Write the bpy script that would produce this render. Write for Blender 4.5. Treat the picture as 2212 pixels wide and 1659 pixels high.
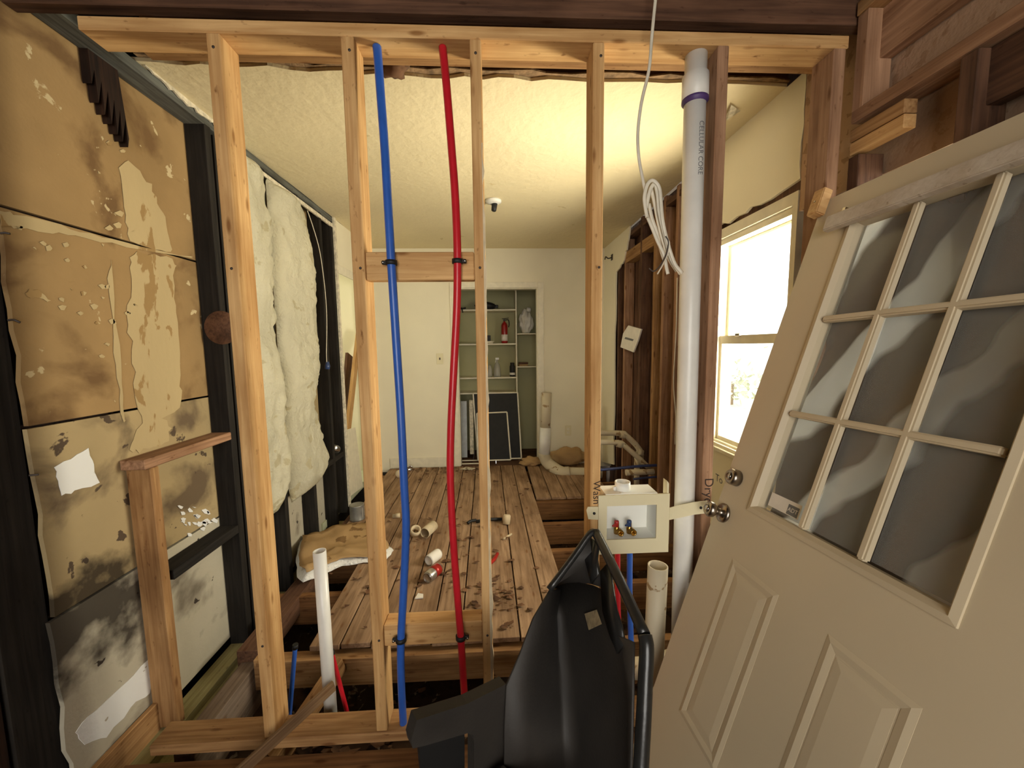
import bpy, bmesh, math, random
from math import sin, cos, radians, pi, atan2, sqrt
from mathutils import Vector, Matrix, noise
random.seed(7)
for o in list(bpy.data.objects): bpy.data.objects.remove(o)
SC = bpy.context.scene
COL = SC.collection

# ------------------------------------------------------------------ camera
W, H, F = 2212, 1659, 830.0
CAM = Vector((0, 0, 1.367))
YAW, PITCH, ROLL = radians(2.7), radians(5.6), radians(.74)
FW = Vector((sin(YAW)*cos(PITCH), cos(YAW)*cos(PITCH), -sin(PITCH)))
R0 = Vector((cos(YAW), -sin(YAW), 0)); U0 = R0.cross(FW)
RT = R0*cos(ROLL)-U0*sin(ROLL); UP = U0*cos(ROLL)+R0*sin(ROLL)
cd = bpy.data.cameras.new('camera'); cam = bpy.data.objects.new('camera', cd); COL.objects.link(cam)
cd.sensor_width = 36; cd.sensor_fit = 'HORIZONTAL'; cd.lens = 36*F/W; cd.clip_start = .02
cam.matrix_world = Matrix(((RT.x, UP.x, -FW.x, CAM.x), (RT.y, UP.y, -FW.y, CAM.y), (RT.z, UP.z, -FW.z, CAM.z), (0, 0, 0, 1)))
SC.camera = cam
def ray(x, y): return RT*((x-W/2)/F)-UP*((y-H/2)/F)+FW
def at(x, y, ax, v):                      # pixel -> point on an axis plane
    d = ray(x, y); return CAM+d*((v-CAM[ax])/d[ax])
def atp(x, y, p, n):                      # pixel -> point on a general plane
    d = ray(x, y); return CAM+d*((p-CAM).dot(n)/d.dot(n))

# ------------------------------------------------------------------ light
wd = bpy.data.worlds.new('world'); SC.world = wd; wd.use_nodes = True
bg = wd.node_tree.nodes['Background']; bg.inputs[0].default_value = (1, .97, .92, 1); bg.inputs[1].default_value = 5.0
SC.view_settings.view_transform = 'Standard'; SC.view_settings.look = 'None'
SC.view_settings.gamma = 1; SC.view_settings.use_curve_mapping = False
SC.view_settings.exposure = 0.0
def area(name, loc, target, sx, sy, power, col):
    l = bpy.data.lights.new(name, 'AREA'); l.shape = 'RECTANGLE'; l.size = sx; l.size_y = sy
    l.energy = power; l.color = col
    o = bpy.data.objects.new(name, l); COL.objects.link(o); o.location = loc
    o.rotation_euler = (Vector(target)-Vector(loc)).to_track_quat('-Z', 'Y').to_euler()
    return o
area('daylight_side_window', (1.72, 1.80, 1.05), (-.75, 3.3, 1.55), .9, 1.3, 280, (1, .88, .67))
area('daylight_entry_opening', (-.15, -1.75, 1.45), (0, 1.3, 1.15), 1.5, 1.7, 25, (1, .93, .82))
area('daylight_next_room', (-2.9, 3.9, 1.7), (-1.0, 4.1, 1.2), 1.0, 1.2, 26, (1, .94, .74))

# ------------------------------------------------------------------ materials
MATS = {}
def _base(name):
    m = bpy.data.materials.new(name); m.use_nodes = True; MATS[name] = m
    nt = m.node_tree; return m, nt, nt.nodes['Principled BSDF']
def srgb(r, g, b):
    f = lambda c: (c/255/12.92) if c <= 10 else ((c/255+.055)/1.055)**2.4
    return (f(r), f(g), f(b), 1)
def plain(name, col, rough=.6, metal=0, spec=.5, var=.12, vscale=18, bump=.0, bscale=80, trans=0, coat=0):
    m, nt, b = _base(name); N = nt.nodes; L = nt.links
    tc = N.new('ShaderNodeTexCoord'); nz = N.new('ShaderNodeTexNoise'); nz.inputs['Scale'].default_value = vscale; nz.inputs['Detail'].default_value = 5
    L.new(tc.outputs['Object'], nz.inputs['Vector'])
    cr = N.new('ShaderNodeValToRGB'); L.new(nz.outputs['Fac'], cr.inputs['Fac'])
    lo = [c*(1-var*1.6) for c in col[:3]]+[1]; hi = [min(1, c*(1+var)) for c in col[:3]]+[1]
    cr.color_ramp.elements[0].position = .3; cr.color_ramp.elements[1].position = .68
    cr.color_ramp.elements[0].color = lo; cr.color_ramp.elements[1].color = hi
    L.new(cr.outputs['Color'], b.inputs['Base Color'])
    b.inputs['Roughness'].default_value = rough; b.inputs['Metallic'].default_value = metal
    b.inputs['Specular IOR Level'].default_value = spec; b.inputs['Transmission Weight'].default_value = trans
    b.inputs['Coat Weight'].default_value = coat
    if bump:
        n2 = N.new('ShaderNodeTexNoise'); n2.inputs['Scale'].default_value = bscale; n2.inputs['Detail'].default_value = 6
        L.new(tc.outputs['Object'], n2.inputs['Vector'])
        bp = N.new('ShaderNodeBump'); bp.inputs['Strength'].default_value = bump; bp.inputs['Distance'].default_value = .01
        L.new(n2.outputs['Fac'], bp.inputs['Height']); L.new(bp.outputs['Normal'], b.inputs['Normal'])
    return m
def wood(name, light, dark, knots=.5, rough=.75, stain=.35, grain=1.0):
    # grain runs along local Z; every piece gets its own offset
    m, nt, b = _base(name); N = nt.nodes; L = nt.links
    tc = N.new('ShaderNodeTexCoord'); oi = N.new('ShaderNodeObjectInfo')
    off = N.new('ShaderNodeVectorMath'); off.operation = 'SCALE'; off.inputs[0].default_value = (37, 21, 53)
    L.new(oi.outputs['Random'], off.inputs['Scale'])
    add = N.new('ShaderNodeVectorMath'); L.new(tc.outputs['Object'], add.inputs[0]); L.new(off.outputs[0], add.inputs[1])
    def mapped(s):
        mp = N.new('ShaderNodeMapping'); mp.inputs['Scale'].default_value = s; L.new(add.outputs[0], mp.inputs['Vector']); return mp
    g = N.new('ShaderNodeTexNoise'); g.inputs['Scale'].default_value = 1; g.inputs['Detail'].default_value = 6; g.inputs['Distortion'].default_value = .6
    L.new(mapped((70*grain, 70*grain, 3.0)).outputs[0], g.inputs['Vector'])
    cr = N.new('ShaderNodeValToRGB'); L.new(g.outputs['Fac'], cr.inputs['Fac'])
    cr.color_ramp.elements[0].position = .28; cr.color_ramp.elements[1].position = .7
    cr.color_ramp.elements[0].color = dark; cr.color_ramp.elements[1].color = light
    last = cr.outputs['Color']
    if stain:
        s = N.new('ShaderNodeTexNoise'); s.inputs['Scale'].default_value = 1; s.inputs['Detail'].default_value = 5
        L.new(mapped((9, 9, 3.5)).outputs[0], s.inputs['Vector'])
        sr = N.new('ShaderNodeValToRGB'); L.new(s.outputs['Fac'], sr.inputs['Fac'])
        sr.color_ramp.elements[0].position = .35; sr.color_ramp.elements[1].position = .65
        v = 1-stain
        sr.color_ramp.elements[0].color = (v, v*.93, v*.85, 1); sr.color_ramp.elements[1].color = (1, 1, 1, 1)
        mx = N.new('ShaderNodeMixRGB'); mx.blend_type = 'MULTIPLY'; mx.inputs[0].default_value = 1
        L.new(last, mx.inputs[1]); L.new(sr.outputs['Color'], mx.inputs[2]); last = mx.outputs[0]
    if knots:
        k = N.new('ShaderNodeTexVoronoi'); k.inputs['Scale'].default_value = 1
        L.new(mapped((16, 16, 5)).outputs[0], k.inputs['Vector'])
        kr = N.new('ShaderNodeValToRGB'); L.new(k.outputs['Distance'], kr.inputs['Fac'])
        kr.color_ramp.elements[0].position = .07; kr.color_ramp.elements[1].position = .16
        kr.color_ramp.elements[0].color = (1-knots, (1-knots)*.8, (1-knots)*.6, 1); kr.color_ramp.elements[1].color = (1, 1, 1, 1)
        mx = N.new('ShaderNodeMixRGB'); mx.blend_type = 'MULTIPLY'; mx.inputs[0].default_value = 1
        L.new(last, mx.inputs[1]); L.new(kr.outputs['Color'], mx.inputs[2]); last = mx.outputs[0]
    sk = N.new('ShaderNodeTexNoise'); sk.inputs['Scale'].default_value = 1; sk.inputs['Detail'].default_value = 3
    L.new(mapped((60, 60, 26)).outputs[0], sk.inputs['Vector'])
    kr = N.new('ShaderNodeValToRGB'); L.new(sk.outputs['Fac'], kr.inputs['Fac'])
    kr.color_ramp.elements[0].position = .66; kr.color_ramp.elements[1].position = .78
    kr.color_ramp.elements[0].color = (1, 1, 1, 1); kr.color_ramp.elements[1].color = (.45, .36, .28, 1)
    mx = N.new('ShaderNodeMixRGB'); mx.blend_type = 'MULTIPLY'; mx.inputs[0].default_value = 1
    L.new(last, mx.inputs[1]); L.new(kr.outputs['Color'], mx.inputs[2]); last = mx.outputs[0]
    L.new(last, b.inputs['Base Color']); b.inputs['Roughness'].default_value = rough; b.inputs['Specular IOR Level'].default_value = .25
    bp = N.new('ShaderNodeBump'); bp.inputs['Strength'].default_value = .25; bp.inputs['Distance'].default_value = .004
    L.new(g.outputs['Fac'], bp.inputs['Height']); L.new(bp.outputs['Normal'], b.inputs['Normal'])
    return m
def spotted(name, base, spot, thresh=.62, scale=7, rough=.85, var=.12, spot2=None, thresh2=.66, scale2=3, bump=.15, bscale=60, stretch=(1, 1, 1)):
    # paint or paper with flaked / stained spots of their own shape (world-size object coordinates)
    m, nt, b = _base(name); N = nt.nodes; L = nt.links
    tc = N.new('ShaderNodeTexCoord')
    mp = N.new('ShaderNodeMapping'); mp.inputs['Scale'].default_value = stretch; L.new(tc.outputs['Object'], mp.inputs['Vector'])
    def nz(sc, det=6, dist=0.0):
        n = N.new('ShaderNodeTexNoise'); n.inputs['Scale'].default_value = sc; n.inputs['Detail'].default_value = det; n.inputs['Distortion'].default_value = dist
        L.new(mp.outputs[0], n.inputs['Vector']); return n
    n0 = nz(2.3); cr = N.new('ShaderNodeValToRGB'); L.new(n0.outputs['Fac'], cr.inputs['Fac'])
    cr.color_ramp.elements[0].position = .3; cr.color_ramp.elements[1].position = .7
    cr.color_ramp.elements[0].color = [c*(1-1.5*var) for c in base[:3]]+[1]; cr.color_ramp.elements[1].color = [min(1, c*(1+var)) for c in base[:3]]+[1]
    last = cr.outputs['Color']
    def layer(last, col, th, sc, soft):
        n = nz(sc, 8, .3); r = N.new('ShaderNodeValToRGB'); L.new(n.outputs['Fac'], r.inputs['Fac'])
        r.color_ramp.elements[0].position = th; r.color_ramp.elements[1].position = th+soft
        r.color_ramp.elements[0].color = (0, 0, 0, 1); r.color_ramp.elements[1].color = (1, 1, 1, 1)
        mx = N.new('ShaderNodeMixRGB'); L.new(r.outputs['Color'], mx.inputs[0]); L.new(last, mx.inputs[1]); mx.inputs[2].default_value = col
        return mx.outputs[0]
    if spot2: last = layer(last, spot2, thresh2, scale2, .12)
    last = layer(last, spot, thresh, scale, .02)
    L.new(last, b.inputs['Base Color']); b.inputs['Roughness'].default_value = rough; b.inputs['Specular IOR Level'].default_value = .2
    n2 = nz(bscale); bp = N.new('ShaderNodeBump'); bp.inputs['Strength'].default_value = bump; bp.inputs['Distance'].default_value = .01
    L.new(n2.outputs['Fac'], bp.inputs['Height']); L.new(bp.outputs['Normal'], b.inputs['Normal'])
    return m
def glass(name, tint, rough=.05, alpha=.5):
    m, nt, b = _base(name); N = nt.nodes; L = nt.links
    out = N['Material Output']; tr = N.new('ShaderNodeBsdfTransparent'); tr.inputs[0].default_value = (.92, .94, .95, 1)
    mix = N.new('ShaderNodeMixShader'); mix.inputs[0].default_value = alpha
    b.inputs['Base Color'].default_value = tint; b.inputs['Roughness'].default_value = rough; b.inputs['Specular IOR Level'].default_value = .7
    L.new(tr.outputs[0], mix.inputs[1]); L.new(b.outputs[0], mix.inputs[2]); L.new(mix.outputs[0], out.inputs['Surface'])
    return m

PINE = wood('pine', srgb(224, 184, 128), srgb(190, 144, 90), stain=.25)
PINE_OLD = wood('pine_aged', srgb(186, 146, 98), srgb(138, 98, 60), stain=.35)
PINE_RED = wood('pine_reddish', srgb(186, 146, 114), srgb(138, 102, 76), stain=.35)
JOIST = wood('joist_wood', srgb(150, 108, 66), srgb(104, 70, 40), stain=.35)
BROWN_OLD = wood('old_brown_boards', srgb(120, 86, 64), srgb(78, 54, 40), stain=.5, knots=.3)
TREATED = wood('treated_lumber', srgb(176, 168, 120), srgb(140, 130, 88), knots=.15, stain=.3)
GREY_WOOD = wood('grey_weathered_wood', srgb(150, 132, 116), srgb(112, 96, 82), knots=.2, stain=.35)
PLANK = wood('floor_plank_wood', srgb(182, 150, 118), srgb(132, 104, 78), knots=.25, stain=.38, grain=.7)
BLACK_WOOD = wood('blackened_wood', srgb(46, 42, 37), srgb(24, 21, 19), knots=0, stain=.35, rough=.85)
CHAR = wood('charred_wood', srgb(66, 42, 28), srgb(22, 14, 11), knots=.2, stain=.55)
STICK = wood('dry_stick_wood', srgb(136, 108, 78), srgb(98, 74, 50), knots=.1, stain=.25)
LATH = wood('painted_strip', srgb(206, 196, 180), srgb(190, 178, 160), knots=0, stain=.2)
TAN = spotted('tan_paper_sheathing', srgb(152, 124, 84), srgb(190, 172, 134), thresh=.67, scale=14, spot2=srgb(112, 86, 56), thresh2=.52, scale2=4.2, var=.16)
TAN_LOW = spotted('grey_tan_sheathing', srgb(166, 146, 108), srgb(84, 70, 56), thresh=.64, scale=13, spot2=srgb(104, 88, 68), thresh2=.52, scale2=3.6, var=.1)
TAN_BOT = spotted('mouldy_sheathing', srgb(184, 176, 156), srgb(60, 52, 46), thresh=.66, scale=16, spot2=srgb(86, 74, 62), thresh2=.55, scale2=3.4, var=.1)
PLASTER = spotted('torn_white_paper', srgb(178, 158, 118), srgb(150, 122, 80), thresh=.6, scale=14, var=.08, stretch=(1, 1, .45))
WHITEP = spotted('bare_white_gypsum', srgb(226, 226, 224), srgb(170, 160, 145), thresh=.68, scale=18, var=.04)
CEIL = spotted('textured_ceiling_paint', srgb(226, 211, 172), srgb(208, 190, 146), thresh=.7, scale=5, var=.03, bump=.5, bscale=26, rough=.9)
CLOSETP = spotted('olive_cream_paint', srgb(172, 168, 130), srgb(120, 110, 80), thresh=.74, scale=6, var=.06, bump=.05)
LIPM = plain('torn_brown_edge', srgb(140, 112, 80), .95, var=.3, vscale=30, bump=.4)
PLATEG = wood('grey_painted_plate', srgb(112, 114, 108), srgb(70, 70, 66), knots=0, stain=.5)
DRYW = spotted('cream_wall_paint', srgb(232, 224, 198), srgb(180, 160, 125), thresh=.76, scale=6, var=.03, bump=.05)
WALLG = plain('pale_green_wall', srgb(186, 188, 158), .9, var=.05)
TRIMW = plain('white_trim_paint', srgb(226, 218, 194), .5, var=.05)
PAPEREDGE = plain('torn_gypsum_edge', srgb(214, 204, 180), .95, var=.2, vscale=40, bump=.5)
DOORW = spotted('cream_door_paint', srgb(200, 185, 156), srgb(116, 100, 78), thresh=.78, scale=9, var=.03, rough=.42, bump=.03, bscale=15)
PVC = plain('white_pvc', srgb(226, 224, 216), .35, var=.05, vscale=9)
PVC_OLD = spotted('dirty_pvc', srgb(204, 192, 164), srgb(150, 124, 90), thresh=.6, scale=12, var=.08, rough=.5, bump=.03)
BOXP = spotted('cream_plastic', srgb(224, 214, 178), srgb(170, 150, 110), thresh=.68, scale=9, var=.05, rough=.45, bump=.02)
BOXW = spotted('white_plastic', srgb(234, 234, 226), srgb(150, 130, 100), thresh=.72, scale=14, var=.03, rough=.4, bump=.02)
BLUE = plain('blue_pex', srgb(46, 92, 178), .32, var=.06)
RED = plain('red_pex', srgb(190, 30, 42), .3, var=.06)
BLUE_D = plain('dusty_blue_pex', srgb(46, 56, 100), .5, var=.15)
BLACKP = plain('black_plastic', srgb(44, 40, 36), .62, var=.25, vscale=7, bump=.08, bscale=120)
BLACKG = plain('glossy_black_plastic', srgb(34, 34, 33), .28, var=.15, vscale=20, bump=.05)
BLK = plain('matte_black', srgb(20, 20, 20), .6, var=.1)
DARK = plain('dark_attic_boards', srgb(36, 28, 22), .95, var=.3, vscale=6)
SOIL = spotted('crawlspace_soil', srgb(74, 54, 38), srgb(130, 110, 88), thresh=.64, scale=22, spot2=srgb(40, 28, 20), thresh2=.5, scale2=9, bump=1.0, bscale=25)
FIBRE = spotted('fibreglass_wool', srgb(240, 234, 208), srgb(222, 212, 176), thresh=.62, scale=9, var=.06, bump=.9, bscale=55, rough=1)
FIBREW = spotted('white_fibreglass', srgb(236, 234, 226), srgb(208, 200, 184), thresh=.63, scale=12, var=.05, bump=.9, bscale=60, rough=1)
KRAFT = spotted('kraft_paper', srgb(176, 144, 100), srgb(130, 100, 64), thresh=.64, scale=8, var=.1)
CABLE = plain('white_cable_jacket', srgb(214, 206, 186), .45, var=.08)
WIRE_D = plain('dark_wire', srgb(60, 50, 44), .5)
STEEL = plain('satin_steel', srgb(160, 150, 138), .28, metal=1, var=.08)
CHROME = plain('aluminium', srgb(196, 194, 190), .22, metal=1, var=.05)
BRASS = plain('brass', srgb(180, 140, 70), .28, metal=1, var=.1)
REDH = plain('red_handle', srgb(170, 40, 36), .4); BLUEH = plain('blue_handle', srgb(44, 66, 110), .4)
PURPLE = plain('purple_primer', srgb(78, 56, 110), .5)
PAPER = plain('white_paper', srgb(228, 222, 210), .8, var=.04)
INK = plain('black_marker', srgb(52, 34, 24), .8, var=0)
GREYINK = plain('grey_print', srgb(112, 112, 112), .7, var=0)
STICKER = plain('worn_sticker', srgb(150, 132, 100), .7, var=.25, vscale=60)
CANRED = plain('can_red', srgb(176, 44, 36), .35, metal=.4, var=.1)
CANGREY = plain('can_silver', srgb(190, 186, 180), .32, metal=.9, var=.15, vscale=30)
CARDT = plain('card_tube', srgb(208, 190, 156), .8, var=.12)
PAINTCAN = plain('grey_can', srgb(150, 148, 142), .4, metal=.5, var=.15)
EXT_RED = plain('extinguisher_red', srgb(150, 24, 24), .3)
MESH = plain('dark_screen_mesh', srgb(26, 26, 26), .7, var=.2)
GREYM = plain('grey_sheet_metal', srgb(150, 152, 150), .45, metal=.3, var=.08)
CLEARP = glass('clear_plastic', srgb(200, 196, 186), .15, .45)
GLASSW = glass('window_glass', srgb(235, 235, 230), .1, .10)
GLASSD = glass('door_glass', srgb(168, 166, 160), .1, .24)
SHEET = plain('grey_poly_sheet', srgb(226, 222, 212), .5, var=.15, vscale=5)
LEAF = plain('dead_leaf', srgb(104, 72, 46), .9, var=.35, vscale=12)
EARTH = plain('sunlit_ground', srgb(205, 200, 180), .95, var=.15, vscale=1.5)
FOL = plain('pale_foliage', srgb(170, 178, 150), .9, var=.3, vscale=5)

def mould(m, z, width, y1, strength):
    """black mould that spread along a joint of the sheathing (world coordinates)"""
    nt = m.node_tree; N = nt.nodes; L = nt.links; b = N['Principled BSDF']
    src = b.inputs['Base Color'].links[0].from_socket
    tc = N.new('ShaderNodeTexCoord'); sp = N.new('ShaderNodeSeparateXYZ'); L.new(tc.outputs['Object'], sp.inputs[0])
    def mth(op, a, b_=None, v=None):
        n = N.new('ShaderNodeMath'); n.operation = op; L.new(a, n.inputs[0])
        if b_ is not None: L.new(b_, n.inputs[1])
        elif v is not None: n.inputs[1].default_value = v
        return n.outputs[0]
    nz = N.new('ShaderNodeTexNoise'); nz.inputs['Scale'].default_value = 9; nz.inputs['Detail'].default_value = 9; L.new(tc.outputs['Object'], nz.inputs['Vector'])
    dz = mth('DIVIDE', mth('ABSOLUTE', mth('SUBTRACT', sp.outputs[2], v=z)), v=width)
    dy = mth('MAXIMUM', mth('DIVIDE', mth('SUBTRACT', sp.outputs[1], v=y1), v=.25), v=0.0)
    f = mth('SUBTRACT', mth('SUBTRACT', mth('MULTIPLY', nz.outputs['Fac'], v=2.6), dz), dy)
    r = N.new('ShaderNodeValToRGB'); L.new(f, r.inputs['Fac']); r.color_ramp.elements[0].position = .35; r.color_ramp.elements[1].position = 1.0
    r.color_ramp.elements[0].color = (0, 0, 0, 1); r.color_ramp.elements[1].color = (strength, strength, strength, 1)
    mx = N.new('ShaderNodeMixRGB'); L.new(r.outputs['Color'], mx.inputs[0]); L.new(src, mx.inputs[1]); mx.inputs[2].default_value = srgb(38, 30, 24)
    L.new(mx.outputs[0], b.inputs['Base Color'])
mould(TAN_LOW, .50, .17, 1.42, .9); mould(TAN_BOT, .46, .22, 1.42, .9)
# ------------------------------------------------------------------ helpers
def link(name, me, mat, parent=None, mw=None, smooth=False):
    o = bpy.data.objects.new(name, me); COL.objects.link(o)
    if mat is not None and not me.materials: me.materials.append(mat)
    if mw is not None: o.matrix_world = mw
    if parent is not None:
        o.parent = parent; o.matrix_parent_inverse = Matrix.Translation(-Vector(parent['_loc'])) if '_loc' in parent else parent.matrix_basis.inverted()
    if smooth:
        for p in me.polygons: p.use_smooth = True
    return o
def thing(name, loc, label, cat, group=None, kind=None):
    o = bpy.data.objects.new(name, None); COL.objects.link(o); o.location = loc; o.empty_display_size = .05
    if label: o['label'] = label
    if cat: o['category'] = cat
    if group: o['group'] = group
    if kind: o['kind'] = kind
    return o
def tag(o, label, cat, group=None, kind=None):
    if label: o['label'] = label
    if cat: o['category'] = cat
    if group: o['group'] = group
    if kind: o['kind'] = kind
    return o
def struct(o, label=None):
    o['kind'] = 'structure'
    if label: o['label'] = label
    return o
def mesh_from(bm, name):
    me = bpy.data.meshes.new(name); bm.to_mesh(me); bm.free(); me.update(); return me
def box_mesh(sx, sy, sz, bev=.002):
    bm = bmesh.new(); bmesh.ops.create_cube(bm, size=1)
    bmesh.ops.scale(bm, vec=(sx, sy, sz), verts=bm.verts)
    if bev: bmesh.ops.bevel(bm, geom=list(bm.edges), offset=min(bev, min(sx, sy, sz)*.3), segments=1, affect='EDGES')
    return mesh_from(bm, 'box')
def beam(name, p0, p1, w, t, mat, parent=None, side=(1, 0, 0), bev=.002):
    """lumber from p0 to p1 (centre line); w along 'side', t along the third axis; grain along local Z"""
    p0 = Vector(p0); p1 = Vector(p1); z = (p1-p0); ln = z.length; z.normalize()
    x = Vector(side); x = (x-z*x.dot(z)).normalized(); y = z.cross(x)
    c = (p0+p1)/2
    mw = Matrix(((x.x, y.x, z.x, c.x), (x.y, y.y, z.y, c.y), (x.z, y.z, z.z, c.z), (0, 0, 0, 1)))
    return link(name, box_mesh(w, t, ln, bev), mat, parent, mw)
def box(name, a, b, mat, parent=None, bev=.002, grain=None):
    a = Vector(a); b = Vector(b); d = b-a; c = (a+b)/2
    ax = grain if grain is not None else max(range(3), key=lambda i: abs(d[i]))
    h = Vector((0, 0, 0)); h[ax] = d[ax]/2
    s = [i for i in range(3) if i != ax]; sv = Vector((0, 0, 0)); sv[s[0]] = 1
    return beam(name, c-h, c+h, abs(d[s[0]]), abs(d[s[1]]), mat, parent, sv, bev)
def boxes_mesh(name, lst, mat, parent=None, bev=0):
    bm = bmesh.new()
    for a, b in lst:
        r = bmesh.ops.create_cube(bm, size=1); vs = r['verts']
        bmesh.ops.scale(bm, vec=[abs(b[i]-a[i]) for i in range(3)], verts=vs)
        bmesh.ops.translate(bm, vec=[(a[i]+b[i])/2 for i in range(3)], verts=vs)
    return link(name, mesh_from(bm, name), mat, parent)
def catmull(P, n=6):
    P = [Vector(p) for p in P]
    if len(P) < 3: return P
    Q = [P[0]*2-P[1]]+P+[P[-1]*2-P[-2]]; out = []
    for i in range(1, len(Q)-2):
        a, b, c, d = Q[i-1:i+3]
        for k in range(n):
            t = k/n; out.append(.5*((2*b)+(c-a)*t+(2*a-5*b+4*c-d)*t*t+(3*b-a-3*c+d)*t**3))
    out.append(P[-1]); return out
def tube_mesh(P, r, seg=10, flat=1.0, cap=True, flatdir=None):
    P = [Vector(p) for p in P]; bm = bmesh.new(); rings = []
    t = (P[1]-P[0]).normalized()
    x = Vector(flatdir) if flatdir else (Vector((0, 0, 1)) if abs(t.z) < .9 else Vector((1, 0, 0)))
    x = (x-t*x.dot(t)).normalized()
    for i, p in enumerate(P):
        if i == 0: t = (P[1]-P[0]).normalized()
        elif i == len(P)-1: t = (P[-1]-P[-2]).normalized()
        else: t = ((P[i]-P[i-1]).normalized()+(P[i+1]-P[i]).normalized()).normalized()
        x = (x-t*x.dot(t)).normalized(); y = t.cross(x)
        rr = r[i] if isinstance(r, (list, tuple)) else r
        rings.append([bm.verts.new(p+x*(cos(2*pi*k/seg)*rr)+y*(sin(2*pi*k/seg)*rr*flat)) for k in range(seg)])
    for a, b in zip(rings, rings[1:]):
        for k in range(seg): bm.faces.new((a[k], a[(k+1) % seg], b[(k+1) % seg], b[k])).smooth = True
    if cap: bm.faces.new(rings[0][::-1]); bm.faces.new(rings[-1])
    return mesh_from(bm, 'tube')
def tube(name, P, r, mat, parent=None, seg=10, smooth=True, n=6, **k):
    return link(name, tube_mesh(catmull(P, n) if smooth else P, r, seg, **k), mat, parent)
def lathe_mesh(prof, seg=20):
    bm = bmesh.new(); rings = []
    for (r, z) in prof:
        rings.append([bm.verts.new((r*cos(2*pi*k/seg), r*sin(2*pi*k/seg), z)) for k in range(seg)] if r > 1e-6 else [bm.verts.new((0, 0, z))])
    for a, b in zip(rings, rings[1:]):
        for k in range(seg):
            if len(a) == 1 and len(b) == 1: continue
            if len(a) == 1: f = bm.faces.new((a[0], b[k], b[(k+1) % seg]))
            elif len(b) == 1: f = bm.faces.new((a[k], b[0], a[(k+1) % seg]))
            else: f = bm.faces.new((a[k], b[k], b[(k+1) % seg], a[(k+1) % seg]))
            f.smooth = True
    bmesh.ops.recalc_face_normals(bm, faces=bm.faces)
    return mesh_from(bm, 'lathe')
def along(loc, axis):                     # matrix with local z on axis
    return Matrix.Translation(Vector(loc)) @ Vector(axis).to_track_quat('Z', 'Y').to_matrix().to_4x4()
def lathe(name, prof, loc, axis, mat, parent=None, seg=20):
    return link(name, lathe_mesh(prof, seg), mat, parent, along(loc, axis))
def pipe_prof(r, ln, wall=.006): return [(r-wall, .0), (r, 0), (r, ln), (r-wall, ln), (r-wall, .0)]
def slab(name, loop, thick, mat, parent=None, smooth=False):
    """planar loop of points extruded by the vector thick"""
    bm = bmesh.new(); th = Vector(thick)
    a = [bm.verts.new(Vector(p)) for p in loop]; b = [bm.verts.new(Vector(p)+th) for p in loop]
    bm.faces.new(a); bm.faces.new(b[::-1]); n = len(a)
    for i in range(n): bm.faces.new((a[i], b[i], b[(i+1) % n], a[(i+1) % n]))
    bmesh.ops.recalc_face_normals(bm, faces=bm.faces)
    return link(name, mesh_from(bm, name), mat, parent)
def jag(pts, amp, n, seed=0):
    """roughen a polyline in its plane (adds n points per segment, random shift)"""
    rnd = random.Random(seed); out = []
    for a, b in zip(pts, pts[1:]):
        a = Vector(a); b = Vector(b); d = b-a
        for k in range(n):
            p = a+d*(k/n)
            if k: p = p+Vector([rnd.uniform(-amp, amp) for _ in range(3)])
            out.append(p)
    out.append(Vector(pts[-1])); return out
def flatten(pts, ax, v):
    r = []
    for p in pts: q = Vector(p); q[ax] = v; r.append(q)
    return r
def text(name, s, loc, right, up, size, mat, parent=None):
    cu = bpy.data.curves.new(name, 'FONT'); cu.body = s; cu.size = size; cu.align_x = 'CENTER'; cu.align_y = 'CENTER'; cu.extrude = .0002
    tmp = bpy.data.objects.new('t', cu); COL.objects.link(tmp)
    bpy.context.view_layer.update()
    me = bpy.data.meshes.new_from_object(tmp.evaluated_get(bpy.context.evaluated_depsgraph_get()))
    bpy.data.objects.remove(tmp)
    x = Vector(right).normalized(); y = Vector(up); y = (y-x*x.dot(y)).normalized(); z = x.cross(y); l = Vector(loc)
    me.materials.clear()
    return link(name, me, mat, parent, Matrix(((x.x, y.x, z.x, l.x), (x.y, y.y, z.y, l.y), (x.z, y.z, z.z, l.z), (0, 0, 0, 1))))

# =================================================================== SETTING
CZ, XL, XR, YF = 2.44, -1.30, 1.256, 4.35

# ---- ground under the house and outside
bm = bmesh.new(); bmesh.ops.create_grid(bm, x_segments=90, y_segments=90, size=.5)
for v in bm.verts:
    v.co.x *= 3.4; v.co.y *= 5.4
    v.co.z = .05*noise.noise(v.co*3)+.03*noise.noise(v.co*14)
    if abs(v.co.x) > 1.6: v.co.z -= .1
struct(link('ground_crawlspace', mesh_from(bm, 'g'), SOIL, None, Matrix.Translation((0, 2.0, -.44)), True), 'dark crumbly soil of the crawl space under the removed floor')
g = boxes_mesh('ground_outside', [((1.75, -8, -.5), (26, 20, -.38))], EARTH); struct(g, 'pale sunlit yard outside the window')

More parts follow.
